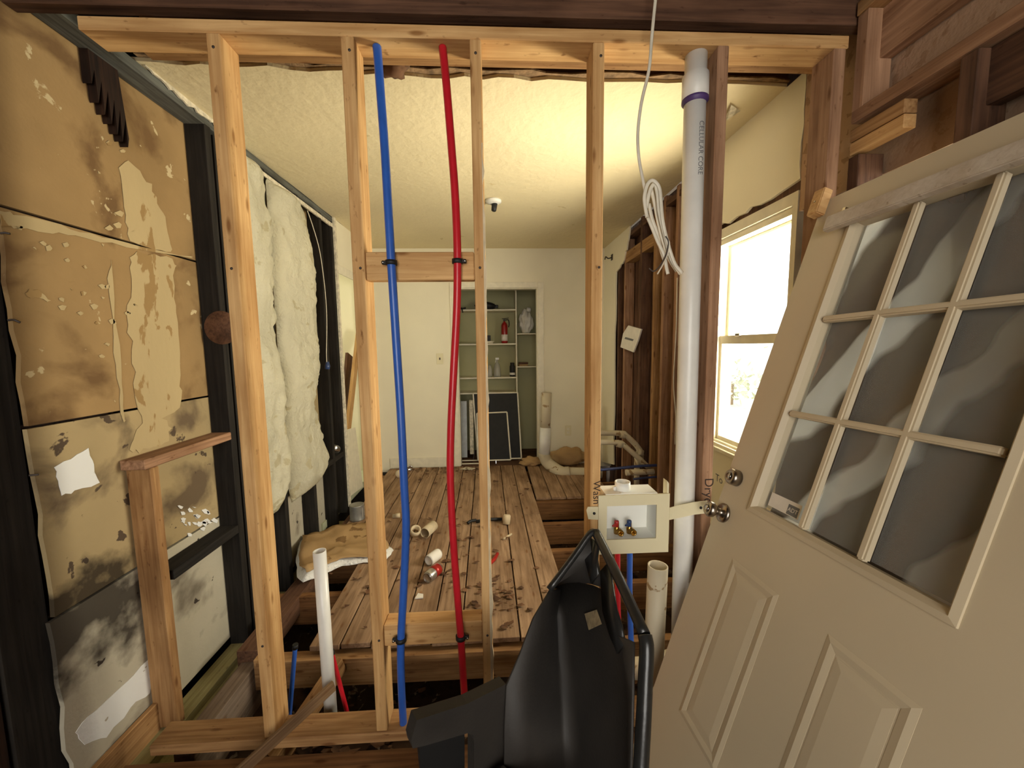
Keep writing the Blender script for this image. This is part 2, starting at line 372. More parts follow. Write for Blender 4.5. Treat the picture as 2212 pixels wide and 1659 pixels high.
# ---- floor of planks
fl = thing('floor', (0, 3, 0), 'worn brown plank floor of the stripped back room', None, None, 'structure')
edges = [.385-.14*i for i in range(0, 12)]
for i, e in enumerate(edges):
    x1 = e-.004; x0 = e-.14+.003
    y0 = 1.69+random.uniform(-.006, .006); y1 = 4.33
    if x0 < -.97: y0 = 2.55 if x0 > -1.15 else 2.95
    if x0 < -1.28: break
    sh = -.018
    dz = random.uniform(-.0025, .001)
    cuts = [y0, y1] if i % 3 else [y0, random.uniform(2.5, 3.3), y1]
    for a, b in zip(cuts, cuts[1:]):
        beam('plank', ((x0+x1)/2+sh*(a-1.7), a+.002, -.0125+dz), ((x0+x1)/2+sh*(b-1.7), b-.002, -.0125+dz), x1-x0, .025, PLANK, fl)
for i in range(5):
    x0 = .392+.14*i-.03; beam('plank', (x0+.07, 3.35, -.0125), (x0+.07, 4.33, -.0125), .134, .025, PLANK, fl)
for i in range(5):                                  # closet floor
    box('plank', (-.55+.28*i, 4.34, -.03), (-.55+.28*i+.277, 5.1, -.008), BROWN_OLD, fl, grain=0)
# joists
fj = thing('floor_joists', (0, 2.5, -.1), 'rough floor joists across the open crawl space', None, None, 'structure')
for y, m in ((1.70, PINE_OLD), (2.12, JOIST), (2.50, JOIST), (2.90, JOIST), (3.33, JOIST), (3.75, JOIST), (4.15, JOIST)):
    x0 = -1.12 if y < 2 else -1.28
    box('joist', (x0, y-.022, -.195), (1.24, y+.022, -.028 if y > 1.8 else -.045), m, fj)
box('ledger_strip', (-1.1, 1.662, -.07), (.55, 1.7, -.045), PINE_OLD, fj)
box('side_joist', (-1.20, 1.33, -.30), (-1.125, 1.72, -.085), GREY_WOOD, fj)
beam('side_beam', (-1.17, 1.72, -.085), (-1.17, 3.3, -.06), .10, .11, BROWN_OLD, fj)
beam('brace', (-.86, 1.36, -.20), (-.72, 1.66, -.06), .04, .10, PINE_OLD, fj)
box('joist', (-1.3, 1.185, -.26), (.9, 1.262, -.06), JOIST, fj)
# front room floor behind the camera
ff = thing('floor_entry', (0, -.4, -.1), 'dark bare subfloor of the entry room', None, None, 'structure')
for i in range(9):
    y = 1.14-.33*i
    box('plank', (-1.45, y-.325, -.10), (1.3, y, -.075), BROWN_OLD, ff)

# ---- ceiling of the back room with a torn front edge
front = flatten(jag([(XL-.03, 1.60, CZ), (-.9, 1.62, CZ), (-.3, 1.655, CZ), (.3, 1.66, CZ), (XR, 1.675, CZ)], .012, 9, 3), 2, CZ)
left = flatten(jag([(XL-.02, 4.38, CZ), (XL-.0, 3.4, CZ), (XL-.02, 1.95, CZ), (XL-.03, 1.60, CZ)], .008, 10, 4), 2, CZ)
ce = slab('ceiling', left[:-1]+front+[Vector((XR+.02, 4.38, CZ))], (0, 0, .013), CEIL); struct(ce, 'textured cream drywall ceiling with a torn edge')
lip = slab('torn_edge', flatten(jag([(XL, 1.585, 0), (-.4, 1.63, 0), (.4, 1.64, 0), (XR, 1.66, 0)], .014, 10, 8), 2, CZ+.014)+[Vector((XR, 1.70, CZ+.014)), Vector((XL, 1.66, CZ+.014))], (0, 0, .006), LIPM, ce)
slab('torn_side_edge', flatten(jag([(0, 1.62, CZ-.004), (0, 1.8, CZ-.022), (0, 1.95, CZ-.016), (0, 2.04, CZ-.03)], .008, 8, 12), 0, XL+.004)+[Vector((XL+.004, 2.04, CZ-.001)), Vector((XL+.004, 1.62, CZ-.001))], (.008, 0, 0), PAPEREDGE, ce)
cf = thing('ceiling_framing', (0, 1, 2.5), 'dark exposed ceiling joists over the partition', None, None, 'structure')
box('joist', (-1.39, 1.27, 2.367), (1.25, 1.308, 2.55), BROWN_OLD, cf)
box('joist', (-1.12, 1.40, 2.333), (1.20, 1.44, 2.50), PINE_OLD, cf)
box('joist', (-1.30, 1.66, 2.455), (1.25, 1.70, 2.60), BROWN_OLD, cf)
for y in (.85, .42, 0, -.42, -.84, -1.26): box('joist', (-1.39, y, 2.43), (1.25, y+.038, 2.58), BROWN_OLD, cf)
boxes_mesh('attic_deck', [((-1.7, -2.0, 2.6), (1.6, 4.6, 2.63))], DARK, cf)

# ---- far wall with the closet opening
dl, dr, dt = -.405, .505, 2.015
wf = boxes_mesh('wall_far', [((-3.2, YF, -.05), (dl, YF+.10, CZ+.02)), ((dr, YF, -.05), (1.42, YF+.10, CZ+.02)), ((dl, YF, dt), (dr, YF+.10, CZ+.02))], DRYW)
struct(wf, 'cream painted far wall around the closet')
t1 = thing('trim_1', (0, YF, 1), 'plain cream casing around the closet opening', None, None, 'structure')
box('side_casing', (dl-.065, YF-.014, 0), (dl, YF, dt+.06), TRIMW, t1); box('side_casing', (dr, YF-.014, 0), (dr+.065, YF, dt+.06), TRIMW, t1)
box('head_casing', (dl, YF-.014, dt), (dr, YF, dt+.06), TRIMW, t1)
box('jamb', (dl-.001, YF, 0), (dl+.012, YF+.10, dt), TRIMW, t1); box('jamb', (dr-.012, YF, 0), (dr+.001, YF+.10, dt), TRIMW, t1); box('jamb', (dl, YF, dt-.012), (dr, YF+.1, dt), TRIMW, t1, grain=0)
bb = box('baseboard_far', (XL+.1, YF-.013, 0), (dl-.067, YF, .11), TRIMW); struct(bb, 'cream baseboard left of the closet')
bb = box('baseboard_side', (dr+.067, YF-.013, 0), (XR-.02, YF, .11), TRIMW); struct(bb, 'cream baseboard right of the closet')
# closet box
CB = 5.05
wc = boxes_mesh('wall_closet', [((-.62, CB, -.03), (.80, CB+.05, 2.4)), ((-.62, YF+.1, -.03), (-.58, CB, 2.4)), ((.74, YF+.1, -.03), (.80, CB, 2.4)), ((-.62, YF+.1, 2.36), (.8, CB, 2.4))], CLOSETP)
struct(wc, 'cream inside walls of the closet')
sd = boxes_mesh('wall_adjoining', [((-3.2, 3.0, -.05), (-3.1, YF, CZ)), ((-3.2, 3.0, CZ), (XL-.1, YF+.1, CZ+.05)), ((-3.2, 2.95, -.05), (XL-.1, 3.0, CZ)), ((-3.2, 3.0, -.08), (XL-.08, YF, -.02))], WALLG)
struct(sd, 'pale green room beyond the side doorway')

# ---- left wall: studs, plates, sheathing, drywall return
wl = thing('wall_left', (-1.35, 2.2, 0), 'stripped left wall of blackened studs over tan sheathing', None, None, 'structure')
XS = -1.392
def sheath(name, y0, y1, z0, z1, mat, seed, jl=False):
    lf = flatten(jag([(0, y0, z1-.003), (0, y0+.005, z0+.003)], .008 if jl else .002, 9, seed), 0, XS)
    return slab(name, lf+[Vector((XS, y1, z0+.003)), Vector((XS, y1, z1-.003))], (-.014, 0, 0), mat, wl)
sheath('sheathing_panel', -1.9, 3.33, 1.785, 2.50, TAN, 1)
sheath('sheathing_panel', 1.195, 3.33, 1.145, 1.782, TAN, 2, True)
sheath('sheathing_panel', 1.195, 3.33, .535, 1.142, TAN_LOW, 3, True)
sheath('sheathing_panel', 1.185, 3.33, -.12, .532, TAN_BOT, 5, True)
box('rough_board', (-1.47, -1.9, -.3), (-1.43, 1.5, 1.9), CHAR, wl, grain=2)
for i in range(7):
    y = .30+.13*i; box('charred_board', (-1.432, y, -.28), (-1.412-random.random()*.01, y+.12, 1.775), CHAR if i % 2 else BLACK_WOOD, wl)
for y, z0 in ((1.945, -.155), (2.37, -.155), (2.75, -.155), (3.10, -.155), (3.31, -.06)):
    box('stud', (-1.39, y-.02, z0), (XL, y+.02, 2.40), BLACK_WOOD, wl)
box('stud', (-1.39, 1.985, -.155), (XL-.004, 2.02, 2.38), BLACK_WOOD, wl)
beam('top_plate', (XL-.045, 1.3, 2.415), (XL-.045, 3.36, 2.415), .09, .04, PLATEG, wl)
slab('torn_drywall_strip', [(XL+.004, 2.03, 2.36), (XL+.004, 3.37, 2.355), (XL+.004, 3.37, 2.385), (XL+.004, 2.03, 2.378)], (-.012, 0, 0), PAPEREDGE, wl)
beam('bottom_plate', (XL-.045, 1.1, -.175), (XL-.045, 3.34, -.175), .09, .045, TREATED, wl)
beam('sill_strip', (XL+.03, 1.18, -.215), (XL+.03, 2.1, -.215), .06, .05, TREATED, wl)
beam('bottom_board', (-1.378, 1.05, -.10), (-1.378, 1.50, -.10), .02, .13, PINE_OLD, wl)
for a, b in ((1.53, 1.925), (2.04, 2.35), (2.39, 2.73), (2.77, 3.08), (3.12, 3.29)):
    box('block', (-1.39, a, .447), (XL, b, .488), BLACK_WOOD, wl)
# charred stub hanging from the top plate
lp = [at(*p, 0, -1.386) for p in ((172, 100), (232, 118), (240, 160), (252, 230), (264, 300), (262, 318), (256, 255), (250, 306), (244, 235), (239, 290), (231, 215), (226, 268), (217, 195), (211, 248), (203, 175), (197, 222), (187, 150), (182, 180), (176, 130))]
slab('charred_stub', flatten(lp, 0, -1.391), (.03, 0, 0), CHAR, wl)
# remnants of white facing paper on the sheathing
def patch(px, mat, seed, amp=3, n=3, th=.002):
    rnd = random.Random(seed); loop = []
    q = px+[px[0]]
    for a, b in zip(q, q[1:]):
        for k in range(n):
            loop.append((a[0]+(b[0]-a[0])*k/n+rnd.uniform(-amp, amp), a[1]+(b[1]-a[1])*k/n+rnd.uniform(-amp, amp)))
    slab('torn_facing', [at(x, y, 0, XS+.001) for x, y in loop], (th, 0, 0), mat, wl)
patch([(258, 360), (275, 345), (300, 372), (325, 400), (340, 440), (358, 470), (364, 520), (370, 545), (330, 538), (280, 520), (272, 480), (266, 430)], PLASTER, 1)
patch([(285, 545), (330, 550), (372, 560), (378, 580), (376, 640), (385, 700), (384, 760), (388, 830), (388, 880), (350, 900), (368, 925), (360, 955), (330, 965), (300, 975), (275, 975), (292, 940), (310, 905), (300, 880), (292, 830), (285, 760), (275, 700), (280, 640), (280, 580)], PLASTER, 2, 5)
patch([(0, 455), (30, 462), (110, 480), (170, 500), (240, 518), (330, 536), (414, 556), (414, 559), (330, 542), (240, 526), (160, 510), (110, 502), (30, 492), (0, 490)], PLASTER, 3, 3)
patch([(118, 1012), (150, 990), (192, 970), (200, 1005), (212, 1045), (160, 1062), (130, 1070), (125, 1040)], WHITEP, 4, 3)
patch([(245, 690), (252, 700), (262, 830), (270, 905), (266, 915), (256, 840), (246, 760), (238, 650), (234, 600), (240, 560)], PLASTER, 5, 3)
patch([(160, 1580), (210, 1530), (270, 1475), (325, 1420), (326, 1495), (280, 1530), (230, 1590), (180, 1605)], WHITEP, 6, 4)
rs = random.Random(3)
for i in range(56):
    x, y = (rs.gauss(205, 45), rs.gauss(655, 35)) if i < 16 else (rs.gauss(110, 75), rs.gauss(530, 18)) if i < 27 else (rs.uniform(200, 370), rs.uniform(180, 500)) if i < 34 else (rs.gauss(430, 24), rs.gauss(1118, 14))
    if x < 12: continue
    s = rs.uniform(3, 9); patch([(x-s, y-s*.4), (x, y-s*.8), (x+s, y-s*.2), (x+s*.6, y+s*.6), (x-s*.3, y+s*.5)], PLASTER if i < 34 else WHITEP, 40+i, 2, 1)
patch([(55, 635), (62, 625), (80, 626), (95, 640), (108, 650), (100, 653), (82, 642), (66, 646)], PLASTER, 90, 2, 2)
# drywall end past the studs and doorway into the next room
wr2 = slab('drywall_end', [(XL, 3.33, -.02), (XL, 3.36, -.02), (XL, 3.37, 1.2), (XL, 3.365, 2.0), (XL, 3.37, 2.44), (XL, 3.33, 2.44)], (.014, 0, 0), PAPEREDGE, wl)
boxes_mesh('drywall_return', [((XL-.10, 3.36, 2.06), (XL, 4.30, CZ)), ((XL-.10, 4.235, -.03), (XL, YF, CZ))], DRYW, wl)
d1 = thing('door_1', (XL, 3.8, 0), 'cream casing of the side doorway beside the closet wall', None, None, 'structure')
box('head_casing', (XL-.005, 3.36, 2.0), (XL+.014, 4.30, 2.07), TRIMW, d1); box('side_casing', (XL-.005, 4.20, 0), (XL+.014, 4.27, 2.02), TRIMW, d1)
for z in (1.72, .34):
    box('hinge', (XL+.012, 4.175, z-.045), (XL+.018, 4.20, z+.045), STEEL, d1)
    lathe('hinge_pin', [(0, 0), (.006, 0), (.006, .1), (0, .1)], (XL+.018, 4.185, z-.05), (0, 0, 1), STEEL, d1, 8)

struct(boxes_mesh('light_shield_left', [((-1.62, -2.0, -.7), (-1.56, 3.0, 2.62))], DARK), 'added dark shell behind the left wall that keeps stray daylight out')  # unseen shell added to stop outside light leaking in along the left wall
struct(boxes_mesh('light_shield_crawlspace', [((1.40, -2.2, -.7), (1.5, 4.8, -.22)), ((-1.56, 4.5, -.7), (1.5, 4.6, -.06)), ((-1.6, -2.2, -.7), (1.5, -2.1, .0)), ((-1.6, 2.94, -.7), (-1.45, 4.6, -.08))], DARK), 'dark unseen skirts added around the crawl space to keep stray daylight out')  # unseen skirts added to shut out light from under the floor
# ---- right wall: drywall around the window, open studs, far drywall
wr = thing('wall_right', (1.3, 2.8, 0), 'right wall with torn drywall and bare studs beside the window', None, None, 'structure')
WY0, WY1, WZ0, WZ1 = 1.575, 2.165, .79, 1.985
slab('drywall_upper', flatten(jag([(0, 1.575, 2.03), (0, 1.575, 2.44)], .01, 6, 2), 0, XR)+[Vector((XR, 2.28, 2.44)), Vector((XR, 2.28, 2.0))]+flatten(jag([(0, 2.28, 2.0), (0, 1.575, 2.03)], .012, 12, 5), 0, XR)[1:-1], (.013, 0, 0), DRYW, wr)
slab('drywall_lower', [(XR, 1.42, -.1), (XR, 2.28, -.1), (XR, 2.28, WZ0-.02), (XR, 1.42, WZ0-.02)], (.013, 0, 0), DRYW, wr)
slab('drywall_side', [(XR, 2.19, WZ0-.02), (XR, 2.28, WZ0-.02), (XR, 2.28, 2.0), (XR, 2.19, 2.0)], (.013, 0, 0), DRYW, wr)
fj2 = jag([(0, 3.55, 2.44), (0, 3.62, 2.28), (0, 3.72, 2.16), (0, 3.93, 2.10), (0, 3.95, 1.2), (0, 3.93, 0.1)], .012, 6, 9)
slab('drywall_far', flatten(fj2, 0, XR)+[Vector((XR, YF, .0)), Vector((XR, YF, 2.44))], (.013, 0, 0), DRYW, wr)
for i, y in enumerate((2.66, 2.50, 2.86, 3.02, 3.30, 3.70, 3.88, 2.33)):
    box('stud', (XR+.012, y-.019, -.16), (XR+.10, y+.019, 2.44), (PINE_RED, BROWN_OLD, PINE_RED, PINE_OLD, BROWN_OLD, PINE_RED, BROWN_OLD, PINE_RED)[i], wr)
box('block', (XR+.013, 3.04, 2.14), (XR+.10, 3.68, 2.24), PINE_OLD, wr); box('block', (XR+.013, 2.6, 2.36), (XR+.10, 3.7, 2.40), BROWN_OLD, wr)
box('bottom_plate', (XR+.0, 2.6, -.19), (XR+.10, 3.95, -.15), BROWN_OLD, wr)
for i in range(14):
    y = 2.16+.16*i
    box('sheathing_board', (XR+.104, y, -.4), (XR+.124, y+.155, 2.5), BROWN_OLD, wr, grain=2)
# front part of the right wall
wrf = thing('wall_right_entry', (1.2, .5, 0), 'open framed entry wall behind the leaning door with header boards', None, None, 'structure')
XI = 1.165
OSB = spotted('plywood_sheathing', srgb(172, 142, 116), srgb(150, 120, 94), thresh=.58, scale=30, var=.15, bump=.3)
boxes_mesh('sheathing_sheet', [((XR, -1.9, 1.9), (XR+.015, 1.57, 2.62)), ((XR, -1.9, -.3), (XR+.015, 1.0, 1.9))], OSB, wrf)
def hb(name, pa, pb, h, mat, x0=XI, x1=XI+.038, y0=None, y1=None):
    a = at(*pa, 0, x0); b = at(*pb, 0, x0); z = (a.z+b.z)/2
    return box(name, (x0, y0 if y0 is not None else min(a.y, b.y), z-h), (x1, y1 if y1 is not None else max(a.y, b.y), z), mat, wrf)
box('top_plate', (XI-.005, -1.9, 2.385), (XI+.085, 1.262, 2.425), PINE_OLD, wrf); box('rim_board', (XI+.045, -1.9, 2.24), (XI+.085, 1.262, 2.384), PINE_RED, wrf)
box('stud', (XI, 1.225, 2.10), (XI+.085, 1.262, 2.384), PINE_RED, wrf)
box('header_plate', (XI, -1.9, 2.065), (XI+.085, 1.262, 2.103), PINE_RED, wrf)
box('header_board', (XI, 1.095, 2.008), (XI+.04, 1.262, 2.046), PINE_OLD, wrf); box('header_board', (XI+.002, 1.095, 1.968), (XI+.04, 1.262, 2.006), PINE, wrf)
box('header_beam', (XI+.03, -1.9, 1.93), (XI+.07, .985, 2.06), BROWN_OLD, wrf)
for y in (.93, .70, .42, .0, -.4, -.8): box('stud', (XI, y, -.09), (XI+.085, y+.038, 1.93 if y != .93 else 2.06), BROWN_OLD, wrf)
box('stud', (XI, 1.225, -.09), (XI+.085, 1.262, 1.96), BROWN_OLD, wrf)
box('sill_plate', (XI, -1.9, -.12), (XI+.085, 1.26, -.082), BROWN_OLD, wrf)
# framing gap beside the window
box('stud', (XR+.005, 1.40, -.15), (XR+.09, 1.44, 2.44), CHAR, wrf); box('stud', (XR+.03, 1.52, -.15), (XR+.10, 1.56, 2.44), BLACK_WOOD, wrf)
boxes_mesh('outer_sheathing', [((XR+.104, 1.2, -.3), (XR+.12, 1.57, 2.62)), ((XR+.104, 1.57, 2.0), (XR+.12, 2.17, 2.62)), ((XR+.104, 1.57, -.5), (XR+.12, 2.17, .78))], BROWN_OLD, wrf)
# walls behind the camera, with the opening the light comes through
wb = boxes_mesh('wall_back', [((-1.5, -2.0, -.1), (-.95, -1.92, 2.62)), ((.65, -2.0, -.1), (1.3, -1.92, 2.62)), ((-.95, -2.0, 2.35), (.65, -1.92, 2.62)), ((-.95, -2.0, -.1), (.65, -1.92, .55))], DRYW)
struct(wb, 'entry room wall with the opening that lets daylight in')

# ---- window
w1 = thing('window_1', (XR, 1.87, 1.4), 'white double hung window, blown out by daylight', None, None, 'structure')
def ring(name, x0, x1, y0, y1, z0, z1, w, mat, parent, wt=None, wb_=None):
    wt = wt or w; wb_ = wb_ or w
    return boxes_mesh(name, [((x0, y0, z0), (x1, y0+w, z1)), ((x0, y1-w, z0), (x1, y1, z1)), ((x0, y0+w, z1-wt), (x1, y1-w, z1)), ((x0, y0+w, z0), (x1, y1-w, z0+wb_))], mat, parent)
ring('frame', XR-.004, XR+.11, WY0, WY1+.01, WZ0-.01, WZ1, .028, TRIMW, w1, .05)
ring('frame_stop', XR+.012, XR+.10, WY0+.028, WY1-.018, WZ0+.018, WZ1-.05, .012, TRIMW, w1, .03)
us = ring('upper_sash', XR+.065, XR+.095, WY0+.03, WY1-.02, 1.375, WZ1-.055, .03, TRIMW, w1, .04)
ls = ring('lower_sash', XR+.03, XR+.06, WY0+.03, WY1-.02, WZ0+.018, 1.41, .03, TRIMW, w1, .045, .035)
boxes_mesh('pane', [((XR+.078, WY0+.055, 1.40), (XR+.082, WY1-.045, WZ1-.09))], GLASSW, us)
boxes_mesh('pane', [((XR+.043, WY0+.055, WZ0+.05), (XR+.047, WY1-.045, 1.37))], GLASSW, ls)
box('sill', (XR-.02, WY0-.0, WZ0-.022), (XR+.05, WY1+.03, WZ0), TRIMW, w1)
box('latch', (XR+.018, 1.95, 1.405), (XR+.03, 1.985, 1.42), STEEL, w1)

# =================================================================== PARTITION
PY = 1.27
wp = thing('wall_partition', (0, PY, 0), 'new pine stud partition with open bays', None, None, 'structure')
ST = [(-.832, -.792), (-.442, -.403), (-.056, -.021), (.325, .361), (.722, .758), (1.102, 1.142)]
studs = []
for i, (a, b) in enumerate(ST):
    m = (PINE, PINE, PINE, PINE, PINE_RED, PINE_RED)[i]
    studs.append(box('stud', (a, PY, 0), (b, PY+.089, 2.30), m, wp, .003))
box('top_plate', (-1.19, PY, 2.30), (1.15, PY+.089, 2.338), PINE, wp, .003)
box('sole_plate', (-1.22, PY-.004, -.04), (1.14, PY+.089, -.001), PINE_OLD, wp, .003)
box('blocking', (-.402, PY+.008, 1.583), (-.057, PY+.046, 1.672), PINE, wp, .003)
box('blocking', (-.402, PY+.01, .318), (-.057, PY+.075, .398), PINE, wp, .003)
text('lettering', 'Dryer', (.744, PY-.0006, .845), (0, 0, -1), (1, 0, 0), .045, INK, studs[4])
text('lettering', 'Wash', (.347, PY-.0006, .86), (0, 0, -1), (1, 0, 0), .036, INK, studs[3])
text('lettering', 'To', at(1553, 1035, 0, XR-.001), (0, -1, 0), (0, 0, 1), .06, GREYINK, wr)

bk = jag([(-.020, PY-.001, .12), (-.020, PY-.001, .8), (-.021, PY-.001, 1.4), (-.022, PY-.001, 2.0)], .004, 14, 21)
slab('bark_edge', flatten(bk, 1, PY-.0012)+[Vector((-.026, PY-.0012, 2.0)), Vector((-.027, PY-.0012, 1.2)), Vector((-.030, PY-.0012, .12))], (0, .02, 0), CARDT, studs[2])
for i_, (a_, b_) in enumerate(ST[:4]):
    for z_ in (.35, 1.62, 2.26): lathe('nail_head', [(0, 0), (.0045, 0), (.004, .0015), (0, .0018)], ((a_+b_)/2+.006*(i_ % 2), PY-.0003, z_), (0, -1, 0), WIRE_D, studs[i_], 8)

# left cripple frame (window rough sill) standing in front of the sheathing
cr_ = thing('rough_sill_frame', (-1.345, 1.5, -.15), 'short cripple stud with a rough sill board against the tan sheathing', 'wall frame')
box('cripple_stud', (-1.39, 1.475, -.148), (XL, 1.513, .925), PINE_OLD, cr_, .003)
box('sill_board', (-1.39, 1.455, .926), (XL, 1.93, .964), PINE_RED, cr_, .003)

# =================================================================== THINGS
# ---- black resin chair in front of the partition
ch = thing('plastic_chair', (.1, .8, -.075), 'black moulded plastic chair facing the stripped wall with a worn sticker on its back', 'chair')
A = at(1287, 1150, 1, 1.10); B = at(1393, 1372, 1, .80); G_ = at(1225, 1600, 1, .95)
nb = (B-A).cross(G_-A).normalized()
if nb.x > 0: nb = -nb                     # towards the sitter (left)
def bp_(x, y, off=0): return atp(x, y, A, nb)+nb*off
def grid(name, rows, mat, parent, thick=.006):
    bm = bmesh.new(); V = [[bm.verts.new(p) for p in r] for r in rows]
    for a, b in zip(V, V[1:]):
        for k in range(len(a)-1): bm.faces.new((a[k], a[k+1], b[k+1], b[k])).smooth = True
    bmesh.ops.recalc_face_normals(bm, faces=bm.faces)
    bmesh.ops.solidify(bm, geom=bm.faces[:], thickness=thick)
    return link(name, mesh_from(bm, name), mat, parent)
def lerp(a, b, t): return Vector(a)*(1-t)+Vector(b)*t
# back panel: rows top to bottom, columns from the far wing to the near edge
def brow(far, yf, fold, near, edge):
    fv = at(*far, 1, yf); fo = bp_(*fold); P = [fv]
    for t in (.25, .5, .75): P.append(lerp(fv, fo, t)-nb*(.03*sin(pi*t)))
    P.append(fo)
    for t in (.25, .5, .75, 1): P.append(bp_(fold[0]+(near[0]-fold[0])*t, fold[1]+(near[1]-fold[1])*t, -.012*sin(pi*t)))
    P += [bp_((near[0]+edge[0])/2, (near[1]+edge[1])/2, .006), bp_(*edge, .018)]
    return P
def brow2(far, yf, L, off=.0):
    fv = at(*far, 1, yf); fo = bp_(*L[0]); P = [fv]
    for t in (.25, .5, .75): P.append(lerp(fv, fo, t)-nb*(.03*sin(pi*t)))
    for k, p in enumerate(L): P.append(bp_(*p, -.010*sin(pi*k/(len(L)-1))+(off if k == len(L)-1 else 0)))
    return P
rows = [brow2((1186, 1274), 1.03, [(1192, 1268), (1222, 1261), (1250, 1258), (1276, 1264), (1294, 1272), (1302, 1280), (1306, 1288)]),
        brow2((1150, 1335), .98, [(1196, 1330), (1225, 1332), (1255, 1338), (1284, 1346), (1306, 1354), (1316, 1360), (1322, 1366)]),
        brow2((1120, 1415), .93, [(1204, 1416), (1235, 1416), (1266, 1416), (1298, 1416), (1324, 1414), (1344, 1408), (1384, 1388)], .015),
        brow2((1092, 1480), .90, [(1214, 1480), (1245, 1482), (1278, 1485), (1312, 1490), (1340, 1494), (1358, 1496), (1386, 1498)], .018),
        brow2((1088, 1570), .88, [(1222, 1570), (1250, 1574), (1280, 1580), (1315, 1588), (1340, 1594), (1358, 1598), (1384, 1602)], .018),
        brow2((1088, 1720), .86, [(1228, 1720), (1255, 1740), (1282, 1760), (1315, 1780), (1340, 1800), (1356, 1815), (1378, 1830)], .018)]
back = grid('back_panel', rows, BLACKP, ch)
rim = [rows[0][0], at(1240, 1202, 1, 1.07), at(1274, 1154, 1, 1.095), A, lerp(A, B, .33)+Vector((0, 0, .004)), lerp(A, B, .66)+Vector((0, 0, .004)), B, bp_(1397, 1400, .0), bp_(1394, 1470), bp_(1390, 1560), bp_(1384, 1665), bp_(1378, 1830)]
tube('rim', rim[:4], .010, BLACKG, ch, 10, True, 5); tube('top_grip', rim[3:7], .0135, BLACKG, ch, 12, True, 6); tube('side_rim', rim[6:], .0165, BLACKG, ch, 12, True, 5)
# upper wing between rim and panel
grid('upper_wing', [[rows[0][0], lerp(rows[0][0], rows[0][4], .5), rows[0][4]], [at(1240, 1202, 1, 1.07), bp_(1256, 1228, .0), bp_(1268, 1260, -.004)], [bp_(1276, 1155, .008), bp_(1286, 1190, 0), bp_(1296, 1268, -.006)]], BLACKP, ch)
grid('handle_link', [[bp_(1276, 1160), bp_(1296, 1175)], [bp_(1272, 1212, .008), bp_(1296, 1220, .008)], [bp_(1284, 1262, .006), bp_(1300, 1240, .006)]], BLACKG, ch)
grid('handle_link', [[bp_(1300, 1235), bp_(1318, 1215)], [bp_(1312, 1320, .01), bp_(1342, 1318, .01)], [bp_(1326, 1372, .008), bp_(1352, 1352, .008)], [bp_(1340, 1412, .004), bp_(1356, 1390, .004)]], BLACKG, ch)
box_c = bp_(1283, 1338, .002)
ex = (bp_(1300, 1325)-bp_(1266, 1350)).normalized()
q = [bp_(1264, 1326, .001), bp_(1290, 1317, .001), bp_(1301, 1348, .001), bp_(1273, 1361, .001)]
slab('sticker', q, nb*.001, STICKER, ch)
# far arm with its open side
E0 = rows[3][0]; T0 = at(892, 1560, 1, .76)
nv = (T0-E0).cross(Vector((0, 0, 1))).normalized()
def ap(x, y): return atp(x, y, E0, nv)
if nv.y < 0: nv = -nv
slab('arm', [ap(*p) for p in ((1093, 1478), (1010, 1520), (900, 1556), (888, 1600), (892, 1617), (918, 1611), (1010, 1584), (1022, 1588), (1024, 1600), (1024, 1720), (1093, 1720))], nv*.03, BLACKP, ch)
slab('arm_inner_rib', [ap(*p)+nv*.045 for p in ((918, 1600), (1024, 1570), (1024, 1720), (930, 1720))], nv*.012, BLK, ch)
# seat and legs below the frame
sz = .30; pc = [Vector(rows[5][0]), Vector(rows[5][-1])]
f0 = pc[0]+Vector((-.30, -.22, 0)); f1 = pc[1]+Vector((-.30, -.22, 0))
slab('seat', [Vector((p.x, p.y, sz)) for p in (pc[0], pc[1], f1, f0)], (0, 0, .03), BLACKP, ch)
for p in (pc[0], pc[1], f0, f1): beam('leg', (p.x, p.y, -.074), (p.x, p.y, sz+.01), .05, .05, BLACKP, ch, bev=.01)

# ---- leaning nine-light door
S = .95
O_ = CAM+(Vector((1.11133, 1.15895, 1.72703))-CAM)*S
ux = Vector((.0412, -.9988, .0246)); uy = Vector((.3203, .0365, .9466)); nn = Vector((-.9464, -.0312, .3214))
pw, ph = .163*S, .305*S
MD = Matrix(((ux.x, uy.x, nn.x, O_.x), (ux.y, uy.y, nn.y, O_.y), (ux.z, uy.z, nn.z, O_.z), (0, 0, 0, 1)))
dmesh = None
U0_, U1_, V1_, V0_ = -.158, .158+3*pw, .128, .128-2.03
dr_ = thing('panel_door', MD @ Vector((.2, V0_, 0)), 'cream nine pane door leaning against the open framed wall', 'door')
def dbox(name, lst, mat, parent, bev=0):
    bm = bmesh.new()
    for a, b in lst:
        vs = bmesh.ops.create_cube(bm, size=1)['verts']
        bmesh.ops.scale(bm, vec=[abs(b[i]-a[i]) for i in range(3)], verts=vs); bmesh.ops.translate(bm, vec=[(a[i]+b[i])/2 for i in range(3)], verts=vs)
        if bev: bmesh.ops.bevel(bm, geom=list({e for v in vs for e in v.link_edges}), offset=bev, segments=2, affect='EDGES')
    return link(name, mesh_from(bm, name), mat, parent, MD)
gw, gh = 3*pw, 3*ph
